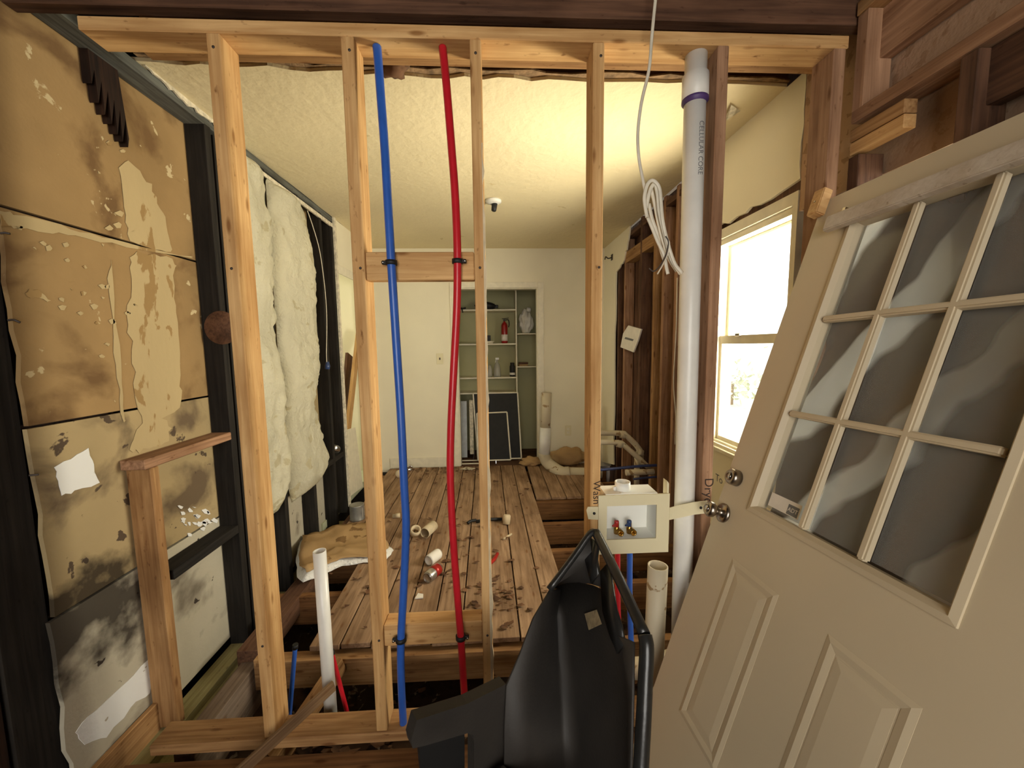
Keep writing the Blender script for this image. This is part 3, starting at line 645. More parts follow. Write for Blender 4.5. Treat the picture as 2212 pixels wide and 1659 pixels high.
def dring(bm, o, i, z0, z1, i_z1=None):
    """rectangular ring between outer and inner rectangles (u0,v0,u1,v1); top at z1, inner top at i_z1"""
    iz = z1 if i_z1 is None else i_z1
    def rc(r, z): return [bm.verts.new((r[0], r[1], z)), bm.verts.new((r[2], r[1], z)), bm.verts.new((r[2], r[3], z)), bm.verts.new((r[0], r[3], z))]
    a, b, c, d = rc(o, z0), rc(o, z1), rc(i, iz), rc(i, z0)
    for p, q2 in ((a, b), (b, c), (c, d), (d, a)):
        for k in range(4): bm.faces.new((p[k], p[(k+1) % 4], q2[(k+1) % 4], q2[k]))
bm = bmesh.new(); dring(bm, (U0_, V0_, U1_, V1_), (-.012, -gh-.012, gw+.012, .012), -.044, 0)
bmesh.ops.recalc_face_normals(bm, faces=bm.faces)
slb = link('slab', mesh_from(bm, 'slab'), DOORW, dr_, MD)
bm = bmesh.new(); dring(bm, (-.026, -gh-.026, gw+.026, .026), (-.013, -gh-.013, gw+.013, .013), 0, .005, .008); dring(bm, (-.013, -gh-.013, gw+.013, .013), (-.003, -gh-.003, gw+.003, .003), -.03, .008, -.006)
bmesh.ops.recalc_face_normals(bm, faces=bm.faces)
lf_ = link('glazing_frame', mesh_from(bm, 'lite'), DOORW, dr_, MD)
for i in (1, 2): dbox('glazing_bar', [((i*pw-.009, -gh, -.018), (i*pw+.009, 0, .003))], DOORW, lf_, .004)
for j in (1, 2): dbox('glazing_bar', [((0, -j*ph-.009, -.018), (gw, -j*ph+.009, .0035))], DOORW, lf_, .004)
for i in range(3):
    for j in range(3): dbox('pane', [((i*pw+.004, -(j+1)*ph+.004, -.026), ((i+1)*pw-.004, -j*ph-.004, -.023))], GLASSD, dr_)
for u0, u1 in ((-.02, .162), (gw-.162, gw+.02)):
    v1, v0 = -1.105*S, -1.64*S
    bm = bmesh.new()
    dring(bm, (u0, v0, u1, v1), (u0+.012, v0+.012, u1-.012, v1-.012), -.002, .0005, .003)
    dring(bm, (u0+.012, v0+.012, u1-.012, v1-.012), (u0+.026, v0+.026, u1-.026, v1-.026), -.002, .003, .0005)
    dring(bm, (u0+.03, v0+.03, u1-.03, v1-.03), (u0+.05, v0+.05, u1-.05, v1-.05), -.002, .0005, .0025)
    r = (u0+.05, v0+.05, u1-.05, v1-.05); bm.faces.new([bm.verts.new((x, y, .0025)) for x, y in ((r[0], r[1]), (r[2], r[1]), (r[2], r[3]), (r[0], r[3]))])
    bmesh.ops.recalc_face_normals(bm, faces=bm.faces)
    link('raised_panel', mesh_from(bm, 'pan'), DOORW, dr_, MD)
def dlathe(name, prof, u, v, mat, parent, seg=24):
    return link(name, lathe_mesh(prof, seg), mat, parent, MD @ Matrix.Translation((u, v, 0)))
kb = dlathe('knob', [(0, .0), (.031, 0), (.031, .005), (.024, .010), (.012, .013), (.011, .026), (.016, .032), (.024, .042), (.025, .052), (.02, .060), (.013, .062), (.012, .059), (0, .058)], -.118, -.995*S, STEEL, dr_)
dlathe('key_slot', [(0, .058), (.009, .058), (.009, .064), (0, .064)], -.118, -.995*S, CHROME, kb, 14)
db = dlathe('deadbolt', [(0, 0), (.027, 0), (.026, .02), (.021, .028), (.014, .029), (.013, .026), (0, .026)], -.113, -.865*S, STEEL, dr_)
dlathe('key_slot', [(0, .026), (.008, .026), (.008, .031), (0, .031)], -.113, -.865*S, CHROME, db, 14)
stk = dbox('security_sticker', [((.012, -gh+.012, -.0225), (.118, -gh+.052, -.022))], PAPER, dr_)
lb = dbox('logo_patch', [((.078, -gh+.014, -.022), (.114, -gh+.042, -.0216))], GREYINK, stk)
def dtext(s, u, v, size, mat, parent, z=-.0214): return text('lettering', s, MD @ Vector((u, v, z)), ux, uy, size, mat, parent)
dtext('ADT', .096, -gh+.028, .016, PAPER, stk)
# strip fixed over the top of the glass, wooden turn block at the corner
st = thing('shade_headrail', MD @ Vector((.2, -.0, .03)), 'long cream wooden strip fixed across the top of the door glass', 'strip')
dbox('strip', [((-.075, -.012, .0145), (gw+.09, .035, .037))], LATH, st, .003)
dbox('end_bracket', [((-.055, .036, .001), (-.045, .062, .012))], STEEL, st); dbox('shade_slot', [((-.03, .036, .001), (gw+.06, .05, .018))], LATH, st, .002)
blk = thing('wood_block', MD @ Vector((-.13, .1, .0)), 'small cream wooden turn block at the top corner of the leaning door', 'block')
dbox('block', [((-.168, .07, .001), (-.128, .155, .034))], PINE, blk, .003); dbox('block_nail', [((-.15, .11, .034), (-.146, .114, .037))], STEEL, blk)
# added crumpled sheet behind the glass: reflections painted as pale bands on grey brown
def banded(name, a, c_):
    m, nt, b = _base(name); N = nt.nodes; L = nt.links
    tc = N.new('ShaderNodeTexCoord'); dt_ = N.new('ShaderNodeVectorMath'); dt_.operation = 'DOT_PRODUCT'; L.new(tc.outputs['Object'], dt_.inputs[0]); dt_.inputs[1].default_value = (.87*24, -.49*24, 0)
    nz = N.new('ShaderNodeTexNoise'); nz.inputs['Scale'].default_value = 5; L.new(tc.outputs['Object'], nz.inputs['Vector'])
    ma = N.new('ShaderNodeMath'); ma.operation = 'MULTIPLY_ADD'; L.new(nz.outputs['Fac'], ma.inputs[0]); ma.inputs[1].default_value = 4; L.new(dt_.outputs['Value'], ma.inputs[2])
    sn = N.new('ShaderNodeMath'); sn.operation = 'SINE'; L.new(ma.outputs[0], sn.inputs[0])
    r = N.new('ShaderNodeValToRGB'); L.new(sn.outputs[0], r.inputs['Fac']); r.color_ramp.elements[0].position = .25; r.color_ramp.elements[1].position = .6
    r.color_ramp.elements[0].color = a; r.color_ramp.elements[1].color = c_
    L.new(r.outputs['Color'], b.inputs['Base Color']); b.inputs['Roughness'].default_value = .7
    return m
BANDS = banded('painted_reflection_bands', srgb(120, 108, 94), srgb(250, 248, 240))
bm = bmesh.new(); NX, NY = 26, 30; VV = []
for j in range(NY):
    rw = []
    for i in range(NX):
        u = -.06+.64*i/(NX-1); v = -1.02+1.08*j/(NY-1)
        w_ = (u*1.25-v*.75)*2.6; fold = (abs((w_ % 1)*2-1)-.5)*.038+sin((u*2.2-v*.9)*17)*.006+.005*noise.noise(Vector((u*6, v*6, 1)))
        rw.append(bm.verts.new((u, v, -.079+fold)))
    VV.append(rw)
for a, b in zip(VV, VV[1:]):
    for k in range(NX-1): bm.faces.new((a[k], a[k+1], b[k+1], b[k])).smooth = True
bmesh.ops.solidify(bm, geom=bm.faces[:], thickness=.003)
tag(link('reflection_sheet', mesh_from(bm, 'sheet'), BANDS, None, MD), 'added grey sheet behind the door glass with reflections painted as pale slanting bands', 'sheet')

# ---- pipes in the partition
vp = thing('vent_pipe', (.655, 1.314, -.3), 'tall white plastic drain pipe rising through the top plate', 'pipe')
pvx0 = at(1504, 110, 1, 1.317); pvx1 = at(1474, 1250, 1, 1.317)
pv_ = lambda z: Vector((pvx1.x+(pvx0.x-pvx1.x)*(z-pvx1.z)/(pvx0.z-pvx1.z), 1.317, z))
tube('pipe_run', [pv_(-.42), pv_(.5), pv_(1.4), pv_(2.299)], .034, PVC, vp, 24, False)
cp = at(1503, 185, 1, 1.317)
coup = lathe('coupling', [(.034, -.052), (.041, -.05), (.041, .028), (.034, .03)], pv_(cp.z), pvx0-pvx1, PVC, vp, 24)
lathe('primer_ring', [(.0345, -.060), (.0415, -.0515), (.0415, -.044), (.0345, -.043)], pv_(cp.z), pvx0-pvx1, PURPLE, coup, 24)
text('lettering', 'CELLULAR CORE', pv_(2.0)+Vector((.006, -.0345, 0)), (0, 0, -1), (1, 0, 0), .022, GREYINK, vp)
def pex(name, px, Y, r, mat, label, grp, clampz, dz=None):
    def dep(y):                                # out of the plate hole, past the front of the blocking, back into the sole plate
        k = [(97, 1.305), (300, 1.280), (540, Y), (1400, Y), (1515, 1.285), (1600, 1.31)]
        for (a, u_), (b, v_) in zip(k, k[1:]):
            if y <= b: return u_+(v_-u_)*max(0, (y-a)/(b-a))
        return k[-1][1]
    P = [at(x, y, 1, dep(y)) for x, y in px]
    t = thing(name, P[-1], label, 'pipe', grp)
    tube('pipe_run', P, r, mat, t, 12)
    C2 = catmull(P, 12)
    for z in clampz:
        c = min(C2, key=lambda p: abs(p.z-z)); 
        cl = lathe('clamp', [(r, -.007), (r+.005, -.007), (r+.005, .007), (r, .007)], c, (0, 0, 1), BLK, t, 14)
        sd_ = -1 if 'blue' in name else 1
        beam('clamp_tab', c+Vector((sd_*r, 0, 0)), c+Vector((sd_*(r+.016), 0, 0)), .012, .011, BLK, t, (0, 0, 1))
        lathe('clamp_nail', [(0, 0), (.004, 0), (.004, .004), (0, .004)], c+Vector((sd_*(r+.011), -.006, 0)), (0, -1, 0), CHROME, t, 8)
    return t
pex('blue_pex_pipe', [(814, 101), (816, 120), (822, 200), (831, 320), (838, 440), (846, 580), (856, 740), (866, 900), (873, 1050), (877, 1140), (872, 1270), (866, 1390), (867, 1480), (871, 1556), (872, 1566)], 1.258, .0135, BLUE, 'long bowed blue water pipe through the partition bay', None, (at(841, 562, 1, 1.255).z, at(866, 1382, 1, 1.255).z))
pex('red_pex_pipe', [(956, 102), (958, 120), (965, 190), (974, 300), (983, 420), (988, 545), (987, 660), (980, 800), (974, 930), (973, 1040), (980, 1180), (990, 1310), (997, 1400), (1004, 1515), (1006, 1535)], 1.258, .0125, RED, 'long bowed red water pipe through the partition bay', None, (at(988, 562, 1, 1.255).z, at(995, 1375, 1, 1.255).z))
def stubpex(name, a, b, Y, r, mat, label, cap=BLK):
    p, q2 = at(*a, 1, Y), at(*b, 1, Y)
    t = thing(name, q2, label, 'pipe'); tube('pipe_run', [p, (p+q2)/2, q2], r, mat, t, 12)
    tube('end_cap', [p+(q2-p).normalized()*.012, p-(q2-p).normalized()*.006], r+.002, cap, t, 12, False)
stubpex('blue_stub_pipe', (638, 1395), (624, 1560), 1.45, .0085, BLUE, 'short capped blue pipe stub beside the white standpipe')
stubpex('red_stub_pipe', (716, 1408), (750, 1540), 1.45, .0085, RED, 'short capped red pipe stub beside the white standpipe')
sp = thing('standpipe', at(712, 1545, 1, 1.42), 'open white plastic standpipe in front of the plank floor', 'pipe')
p, q2 = at(690, 1190, 1, 1.42), at(716, 1560, 1, 1.42); lathe('pipe_run', pipe_prof(.0235, (p-q2).length, .004), q2, p-q2, PVC, sp, 20)

# ---- washing machine outlet box
ob = thing('laundry_box', (.475, PY, .74), 'cream washing machine outlet box with red and blue valves between the studs', 'outlet box')
bx0, bx1, bz0, bz1, by = .352, .602, .640, .852, 1.260
boxes_mesh('face_frame', [((bx0, by, bz0), (bx0+.03, by+.006, bz1)), ((bx1-.045, by, bz0), (bx1, by+.006, bz1)), ((bx0+.03, by, bz1-.038), (bx1-.045, by+.006, bz1)), ((bx0+.03, by, bz0), (bx1-.045, by+.006, bz0+.052))], BOXP, ob)
ix0, ix1, iz0, iz1, iy = bx0+.03, bx1-.045, bz0+.052, bz1-.038, by+.085
boxes_mesh('box_shell', [((ix0-.004, iy, iz0-.004), (ix1+.004, iy+.004, iz1+.03)), ((ix0-.004, by+.006, iz0-.004), (ix0, iy, iz1+.03)), ((ix1, by+.006, iz0-.004), (ix1+.004, iy, iz1+.03)), ((ix0, by+.006, iz0-.004), (ix1, iy, iz0)), ((ix0-.004, by+.006, iz1+.03), (ix1+.004, iy+.004, iz1+.04))], BOXW, ob)
lathe('drain_collar', pipe_prof(.027, .034, .004), (.452, by+.05, bz1-.004), (0, 0, 1), BOXW, ob, 22); lathe('collar_lug', [(0, 0), (.006, 0), (.006, .012), (0, .012)], (.42, by+.04, bz1+.004), (0, 0, 1), BOXW, ob, 10)
for x, mh in ((.432, REDH), (.478, BLUEH)):
    v = lathe('valve', [(0, 0), (.010, 0), (.011, .02), (.008, .024), (.008, .04), (.0, .04)], (x, by+.045, iz0), (0, 0, 1), BRASS, ob, 14)
    lathe('valve_outlet', pipe_prof(.011, .028, .004), (x+.004, by+.045, iz0+.013), (.1, -1, 0), BRASS, v, 14)
    lathe('valve_handle', [(0, 0), (.0085, 0), (.0085, .020), (.007, .022), (0, .022)], (x-.001, by+.045, iz0+.026), (0, 0, 1), mh, v, 12)
    beam('handle_lever', (x-.003, by+.04, iz0+.040), (x-.02, by+.03, iz0+.034), .009, .006, mh, v, (0, 1, 0))
slab('left_strap', [(bx0, by+.003, .765), (.318, by+.004, .768), (.311, by+.004, .80), (.316, by+.004, .812), (bx0, by+.003, .812)], (0, .003, 0), BOXP, ob)
lathe('strap_nail', [(0, 0), (.005, 0), (.005, .002), (0, .002)], (.338, by+.003, .789), (0, -1, 0), BLK, ob, 8)
ys = 1.264
slab('right_strap', [(bx1, by, .758), (.63, ys+.002, .760), (.69, ys, .772), (.738, ys, .776), (.738, ys, .822), (.69, ys, .818), (.63, ys+.002, .806), (bx1, by, .802)][:8], (0, -.002, 0), BOXP, ob)
lathe('strap_nail', [(0, 0), (.005, 0), (.005, .002), (0, .002)], (.715, ys-.002, .797), (0, -1, 0), BLK, ob, 8)
slab('mounting_tab', [(bx1-.008, by+.006, bz1-.01), (bx1-.001, by+.006, bz1-.01), (bx1-.001, by+.006, bz1+.034), (bx1-.008, by+.006, bz1+.044)], (0, .03, 0), BOXP, ob)
for nm, x, mt, lab in (('red_supply_pipe', .437, RED, 'red supply pipe hanging under the outlet box'), ('blue_supply_pipe', .482, BLUE, 'blue supply pipe hanging under the outlet box')):
    tag(tube(nm, [(x, by+.05, .69), (x+.004, by+.052, .45), (x+.018, by+.06, .15), (x+.02, by+.07, -.35)], .0105, mt, None, 12), lab, 'pipe')
tag(lathe('pipe_stub', pipe_prof(.037, .55, .005), (.60, 1.36, -.02), (.02, 0, 1), PVC_OLD, None, 24), 'dirty open drain pipe stub below the outlet box', 'pipe')
E_ = thing('drain_elbow', (.5, 1.2, -.1), 'dirty drain pipe elbow between the chair and the leaning door', 'pipe')
pe = at(1408, 1440, 1, 1.45)
tube('pipe_run', [pe+Vector((.16, .05, .0)), pe, pe+Vector((-.12, .02, -.02))], .04, PVC_OLD, E_, 18); lathe('hub', pipe_prof(.047, .05, .006), pe+Vector((.0, 0, 0)), (1, .3, 0), PVC_OLD, E_, 18)

# ---- hanging cable bundle
cb = thing('cable_bundle', at(1430, 500, 1, 1.2), 'coiled white electrical cable hanging from the ceiling joists', 'cable')
YC = 1.19
def cpx(L, y=YC): return [at(a, b, 1, y+(c if len(t_) > 2 else 0)) for t_ in L for a, b, c in [(t_+(0,))[:3]]]
tube('cable_drop', cpx([(1424, -60), (1416, 0), (1408, 80), (1402, 150), (1386, 220), (1378, 285), (1380, 340), (1390, 395), (1398, 440)]), .0048, CABLE, cb, 8, flat=.6)
loops = [[(1398, 470), (1392, 430), (1398, 400), (1410, 390), (1424, 405), (1428, 440), (1432, 480), (1444, 530), (1458, 570), (1474, 590)],
         [(1396, 450), (1404, 412), (1414, 398), (1420, 420), (1424, 460), (1436, 510), (1450, 560), (1470, 592)],
         [(1392, 430), (1396, 460), (1408, 490), (1420, 520), (1434, 550), (1440, 580), (1443, 592)],
         [(1402, 440), (1408, 470), (1418, 500), (1428, 540), (1438, 572)],
         [(1406, 405), (1414, 440), (1422, 480), (1432, 520), (1446, 560), (1462, 586)]]
for k, L in enumerate(loops): tube('cable_loop', [at(a, b, 1, YC+.004*k-.008) for a, b in L], .0058, CABLE, cb, 8, flat=.55)
tube('bare_wire', [at(a, b, 1, YC-.01) for a, b in ((1440, 515), (1446, 525), (1442, 550), (1430, 575), (1420, 592))], .0022, CABLE, cb, 6)
tube('bare_wire', [at(a, b, 1, YC-.012) for a, b in ((1438, 510), (1444, 524), (1438, 552), (1424, 576), (1412, 586), (1402, 580))], .002, WIRE_D, cb, 6)

# ---- ceiling lamp holder
lh = thing('lamp_holder', at(1065, 440, 2, CZ), 'bare ceiling lamp holder with dangling wires', 'light')
lc = at(1066, 434, 2, CZ-.005)
lathe('base', [(0, 0), (.06, 0), (.058, -.014), (.04, -.022), (.03, -.026), (0, -.026)], lc+Vector((0, 0, .004)), (0, 0, 1), PVC, lh, 22)
lathe('socket', [(0, 0), (.022, 0), (.018, -.05), (.012, -.055), (0, -.055)], lc+Vector((.008, 0, -.02)), (.15, 0, 1), BLK, lh, 14)
# ---- torn bits on the ceiling and header
for px, Y, s, lab in (((852, 145), 1.50, .035, 'crumpled brown wasp nest tucked behind the top plate'),):
    c = at(*px, 1, Y); bm = bmesh.new(); bmesh.ops.create_icosphere(bm, subdivisions=3, radius=s)
    for v in bm.verts: v.co *= 1+.5*noise.noise(v.co*55); v.co.x *= 1.4
    tag(link('paper_nest', mesh_from(bm, 'n'), LEAF, None, Matrix.Translation(c), True), lab, 'debris')
bm = bmesh.new(); VV = []
for px in ((1566, 250), (1580, 222), (1592, 232), (1600, 236), (1584, 246), (1570, 258)): VV.append(bm.verts.new(at(*px, 2, CZ-.004)+Vector((0, 0, random.uniform(-.012, 0)))))
bm.faces.new(VV); bmesh.ops.solidify(bm, geom=bm.faces[:], thickness=.002)
tag(link('peeling_paper', mesh_from(bm, 'pp'), PAPEREDGE), 'flap of torn paper peeling from the ceiling near the window', 'debris')

# ---- insulation batts
def batt(name, y0, y1, z0, z1, mat, label, seed, shape):
    bm = bmesh.new(); NY_, NZ = 26, 90; VV = []
    for j in range(NZ):
        z = z0+(z1-z0)*j/(NZ-1); rw = []
        l, r_ = shape(z); l += .02*noise.noise(Vector((seed, z*7, 0))); r_ += .028*noise.noise(Vector((seed+5, z*6, 0)))+.012*noise.noise(Vector((seed+7, z*25, 0)))
        for i in range(NY_):
            t = i/(NY_-1); y = l+(r_-l)*t
            e = (1-abs(2*t-1)**3.2)
            ez = min(1, (z-z0)/.10, (z1-z)/.05)
            d = .075*max(0, e)**.6*max(0, ez)**.5
            d += (.035*noise.noise(Vector((y*5+seed, z*3, 0)))+.018*noise.noise(Vector((y*18, z*14, seed)))+.008*noise.noise(Vector((y*50, z*50, seed))))*min(1, e*2)*max(0, ez)
            rw.append(bm.verts.new((-1.292+max(.002, d), y, z)))
        VV.append(rw)
    for a, b in zip(VV, VV[1:]):
        for k in range(NY_-1): bm.faces.new((a[k], a[k+1], b[k+1], b[k])).smooth = True
    bmesh.ops.solidify(bm, geom=bm.faces[:], thickness=.004)
    return tag(link(name, mesh_from(bm, name), mat), label, 'insulation')
batt('insulation_batt', 2.03, 2.4, .42, 2.375, FIBRE, 'fluffy insulation batt beside the cracked seam, running down to the low block', 1, lambda z: (2.02, 2.325-.07*max(0, (.6-z)/.2)))
batt('insulation_batt', 2.4, 2.95, .40, 2.35, FIBRE, 'ragged insulation batt sagging beside the wire and the dark end stud', 2, lambda z: (2.375+.03*max(0, (.6-z)/.2), 2.86-.14*max(0, 1-abs(z-1.0)*4)-.08*max(0, (.6-z)/.2)-.10*max(0, (z-1.95)/.4)))
# wire with a blue nut in the wall
wn = thing('loose_wall_wire', at(690, 700, 0, -1.28), 'thin loose wire with a blue connector hanging by the dark end stud', 'wire')
tube('wire', [at(a, b, 0, -1.27) for a, b in ((664, 455), (676, 490), (690, 540), (699, 600), (704, 650), (706, 700), (705, 760), (706, 785))], .003, CABLE, wn, 6)
lathe('blue_connector', [(0, -.03), (.018, -.026), (.02, .0), (.012, .03), (0, .032)], at(707, 790, 0, -1.27), (0, .2, 1), BLUEH, wn, 12)
# nails/wires poking from the edge of the sheathing
for a, b, lab in (((0, 504), (22, 505), 'bent nail just under the upper sheathing joint'), ((16, 692), (44, 697), 'bent nail beside the bone shaped white flake'), ((62, 1027), (84, 1025), 'bent nail beside the square white patch')):
    tag(tube('bent_nail', [at(*a, 0, -1.385), at((a[0]+b[0])/2, a[1]-1, 0, -1.378), at(*b, 0, -1.37)], .003, WIRE_D, None, 6), lab, 'nail')

# ---- objects on the floor
def fp(x, y, z=0.0): return at(x, y, 2, z)
def scrap():
    t = thing('insulation_scrap', fp(720, 1210), 'torn kraft faced insulation scrap lying on the planks by the left wall', 'insulation')
    out = [(642, 1250), (655, 1262), (690, 1250), (740, 1226), (800, 1218), (835, 1212), (850, 1192), (830, 1172), (800, 1140), (770, 1145), (730, 1150), (690, 1165), (650, 1168), (640, 1210)]
    c = fp(735, 1200); P = [fp(*p) for p in out]; n = len(P)
    for nm, mat, s, z0, z1, seed in (('wool_layer', FIBREW, 1.0, .004, .045, 3), ('kraft_facing', KRAFT, .93, .046, .052, 9)):
        bm = bmesh.new(); rings = []
        for k in range(9):
            f_ = k/8; rg = []
            for i in range(n*4):
                a = P[(i//4) % n]; b = P[(i//4+1) % n]; p = a+(b-a)*((i % 4)/4); p = c+(p-c)*s*f_
                p = p+Vector((noise.noise(p*22+Vector((seed, 0, 0))), noise.noise(p*22+Vector((0, seed, 0))), 0))*.012*f_
                h = z1+.035*noise.noise(p*6)+.016*noise.noise(p*19)
                if nm == 'wool_layer': h = max(.006, h*(1-f_**6)+.012*f_**6)
                else: h = max(.035, h+.006)
                rg.append(bm.verts.new((p.x, p.y, h))) if k else None
            if k: rings.append(rg)
        for a, b in zip(rings, rings[1:]):
            for i in range(len(a)): bm.faces.new((a[i], a[(i+1) % len(a)], b[(i+1) % len(a)], b[i])).smooth = True
        bm.faces.new(rings[0])
        bmesh.ops.recalc_face_normals(bm, faces=bm.faces); bmesh.ops.solidify(bm, geom=bm.faces[:], thickness=.004)
        link(nm, mesh_from(bm, nm), mat, t)
scrap()
def lying_can(name, px0, px1, r, ln, body, end, label, cat='can', stripe=None):
    a, b = fp(*px0), fp(*px1); ax = (b-a); ax.z = 0; ax.normalize(); c = (a+b)/2; c.z = r+.001
    p = c-ax*ln/2
    t = thing(name, (c.x, c.y, 0), label, cat)
    bd = lathe('body', [(0, .004), (r*.8, .003), (r*.86, 0), (r, .012), (r, ln-.014), (r*.84, ln), (r*.8, ln-.005), (0, ln-.006)], p, ax, body, t, 22)
    if stripe: lathe('print_band', [(r+.0004, ln*.45), (r+.0008, ln*.45), (r+.0008, ln*.88), (r+.0004, ln*.88)], p, ax, stripe, t, 22)
    lathe('end_ring', [(r*.8, .0), (r*.87, -.002), (r*.87, .004), (r*.8, .004)], p, ax, end, t, 22)
    return t
lying_can('drink_can', (922, 1262), (950, 1236), .033, .12, CANGREY, CHROME, 'crushed silver and red drink can lying on the planks', stripe=CANRED)
lying_can('food_can', (922, 1226), (952, 1203), .034, .105, PAPER, PAINTCAN, 'pale labelled tin can lying beside the red drink can')
tc_ = thing('pipe_offcut', fp(930, 1155), 'hollow white pipe offcut lying on the planks beside the tape roll', 'pipe')
a, b = fp(918, 1163), fp(948, 1135); ax = (b-a).normalized(); lathe('offcut', pipe_prof(.038, .125, .004), Vector((a.x, a.y, .039)), ax, CARDT, tc_, 24)
tr_ = thing('tape_roll', fp(897, 1155), 'empty tape roll leaning by the pipe offcut', 'tape roll')
c = fp(897, 1160); lathe('roll', [(.027, 0), (.036, 0), (.036, .045), (.027, .045), (.027, 0)], Vector((c.x, c.y, .032)), (.25, -.5, .85), CARDT, tr_, 22)
pc_ = thing('paint_can', fp(772, 1122), 'grey paint can standing on the planks at the foot of the dark end stud', 'can')
c = fp(772, 1121); lathe('body', [(0, 0), (.055, 0), (.057, .004), (.055, .008), (.055, .115), (.057, .12), (.052, .122), (.045, .116), (0, .116)], c, (0, 0, 1), PAINTCAN, pc_, 24)
slab('paper_label', [c+Vector((.04*cos(a_)*1.39, .04*sin(a_)*1.39, z)) for a_, z in ((-.4, .02), (.5, .02), (.5, .10), (-.4, .10))], (.001, 0, 0), PAPER, pc_)
cw = thing('silver_can', at(722, 970, 0, -1.33), 'small silver can lying on the dark wall block', 'can')
c = at(735, 969, 0, -1.31); c.z = .489+.034; lathe('body', [(0, .003), (.028, .002), (.031, 0), (.033, .01), (.033, .10), (.028, .112), (0, .11)], c+Vector((-.02, -.02, 0)), (-.55, .5, 0), PAINTCAN, cw, 20)
lathe('end', [(0, -.001), (.027, -.002), (.031, .002)], c+Vector((-.02, -.02, 0)), (-.55, .5, 0), CHROME, cw, 20)
hm = thing('hammer', fp(1060, 1130), 'black headed hammer lying on the planks behind the stud', 'hammer')
a, b = fp(1012, 1131), fp(1085, 1125); tube('handle', [a+Vector((.06, 0, .014)), (a+b)/2+Vector((.03, .02, .014)), b+Vector((0, 0, .014))], [.011, .013, .014]if False else .012, BLK, hm, 10, False)
tube('claw', [a+Vector((-.005, -.02, .012)), a+Vector((.02, .0, .02)), a+Vector((.06, .012, .02))], .012, BLK, hm, 8)
wd_ = thing('wood_offcut', fp(1093, 1130), 'stubby round wood offcut beside the hammer', 'wood offcut')
c = fp(1094, 1132); lathe('offcut', [(0, 0), (.028, 0), (.03, .06), (.024, .07), (0, .07)], Vector((c.x, c.y, .0)), (.1, .3, 1), CARDT, wd_, 12)
for px0, px1, r, lab, nm in (((1087, 1167), (1105, 1156), .008, 'pale wood splinter lying on the planks', 'wood_splinter'),):
    tag(tube(nm, [fp(*px0)+Vector((0, 0, r)), fp(*px1)+Vector((0, 0, r))], r, CARDT, None, 6, False), lab, 'splinter')
for px, r, ln, ax, lab in (((848, 1120), .016, .06, (1, .2, 0), 'small tan cork like plug on the planks beside the stud'), ((862, 1030), .034, .05, (.4, -1, .1), 'round pale cap lying in the leaves at the baseboard')):
    c = fp(*px); tag(lathe('plug', [(0, 0), (r, 0), (r, ln*.4), (r*1.15, ln*.4), (r*1.15, ln), (0, ln)], Vector((c.x, c.y, r*1.2)), ax, CARDT, None, 14), lab, 'debris')
c = fp(886, 1018); tag(lathe('metal_can_end', [(0, .01), (.022, .012), (.028, 0), (.03, .04), (0, .04)], Vector((c.x, c.y, .032)), (-.2, 1, 0), CHROME, None, 16), 'shiny can lying against the baseboard', 'can')
c = fp(1068, 1218); tag(tube('red_screwdriver', [c+Vector((-.03, -.02, .014)), c+Vector((.0, .03, .014)), c+Vector((.02, .10, .01))], .012, CANRED, None, 8), 'faded red tool handle behind the split edged stud', 'tool')
c = fp(905, 1292); tag(slab('paper_scrap', [c+Vector(v) for v in ((-.02, -.015, .004), (.025, -.01, .004), (.02, .02, .004), (-.01, .03, .004))], (0, 0, .006), PAPER), 'small white paper scrap on the planks', 'paper')
c = fp(1010, 1013); tag(slab('paper_scrap', [c+Vector(v) for v in ((-.09, -.02, .004), (.05, -.06, .004), (.09, .0, .004), (-.02, .05, .004))], (0, 0, .004), PAPEREDGE), 'pale torn card lying in front of the closet', 'paper')
# dead leaves and chips
bm = bmesh.new(); rl = random.Random(11)
def flake(c, s):
    a = rl.uniform(0, 6.28); n = rl.choice((4, 5, 6)); pr = []
    cv = Vector((rl.uniform(-1, 1), rl.uniform(-1, 1), 0))*.35
    for k in range(n):
        t = a+6.283*k/n; rr = s*rl.uniform(.45, 1)
        pr.append(bm.verts.new((c.x+cos(t)*rr, c.y+sin(t)*rr*.6, c.z+.003+rl.uniform(0, s*.5))))
    bm.faces.new(pr)
for i in range(330):
    k = rl.random()
    if k < .38: c = Vector((rl.uniform(-1.1, -.05), 4.3-abs(rl.gauss(0, .18)), 0))
    elif k < .6: c = Vector((rl.gauss(-.42, .2), rl.gauss(2.4, .25), 0))
    elif k < .75: c = Vector((rl.gauss(.0, .09), rl.gauss(1.95, .12), 0))
    else: c = Vector((rl.uniform(-.9, .33), rl.uniform(1.75, 4.2), 0))
    if c.x < -1.15 or c.x > .33 or c.y < 1.74: continue
    flake(c, rl.uniform(.008, .034))
tag(link('floor_litter', mesh_from(bm, 'litter'), LEAF), 'dry brown leaves and chips littering the plank floor', 'litter', None, 'stuff')
bm = bmesh.new()
for i in range(420):
    c = Vector((rl.uniform(-1.1, 1.15), rl.uniform(1.38, 3.2), 0)); c.z = -.435+.05*noise.noise(Vector((c.x, c.y-2, 0))*3)
    if i % 3 == 0: c = Vector((rl.uniform(-1.0, .4), rl.uniform(1.38, 1.66), c.z))
    flake(c+Vector((0, 0, .02)), rl.uniform(.015, .05))
tag(link('soil_litter', mesh_from(bm, 'litter2'), LEAF), 'leaves and wood chips strewn over the crawl space soil', 'litter', None, 'stuff')

# ---- stick lying across the sole plate
a = at(722, 1480, 1, 1.375); b = at(600, 1592, 1, 1.225); cst = b+(b-a)*1.1
tag(beam('lath_stick', a, cst, .042, .014, STICK, None, (0, 0, 1)), 'grey brown lath slanting across the sole plate', 'stick')

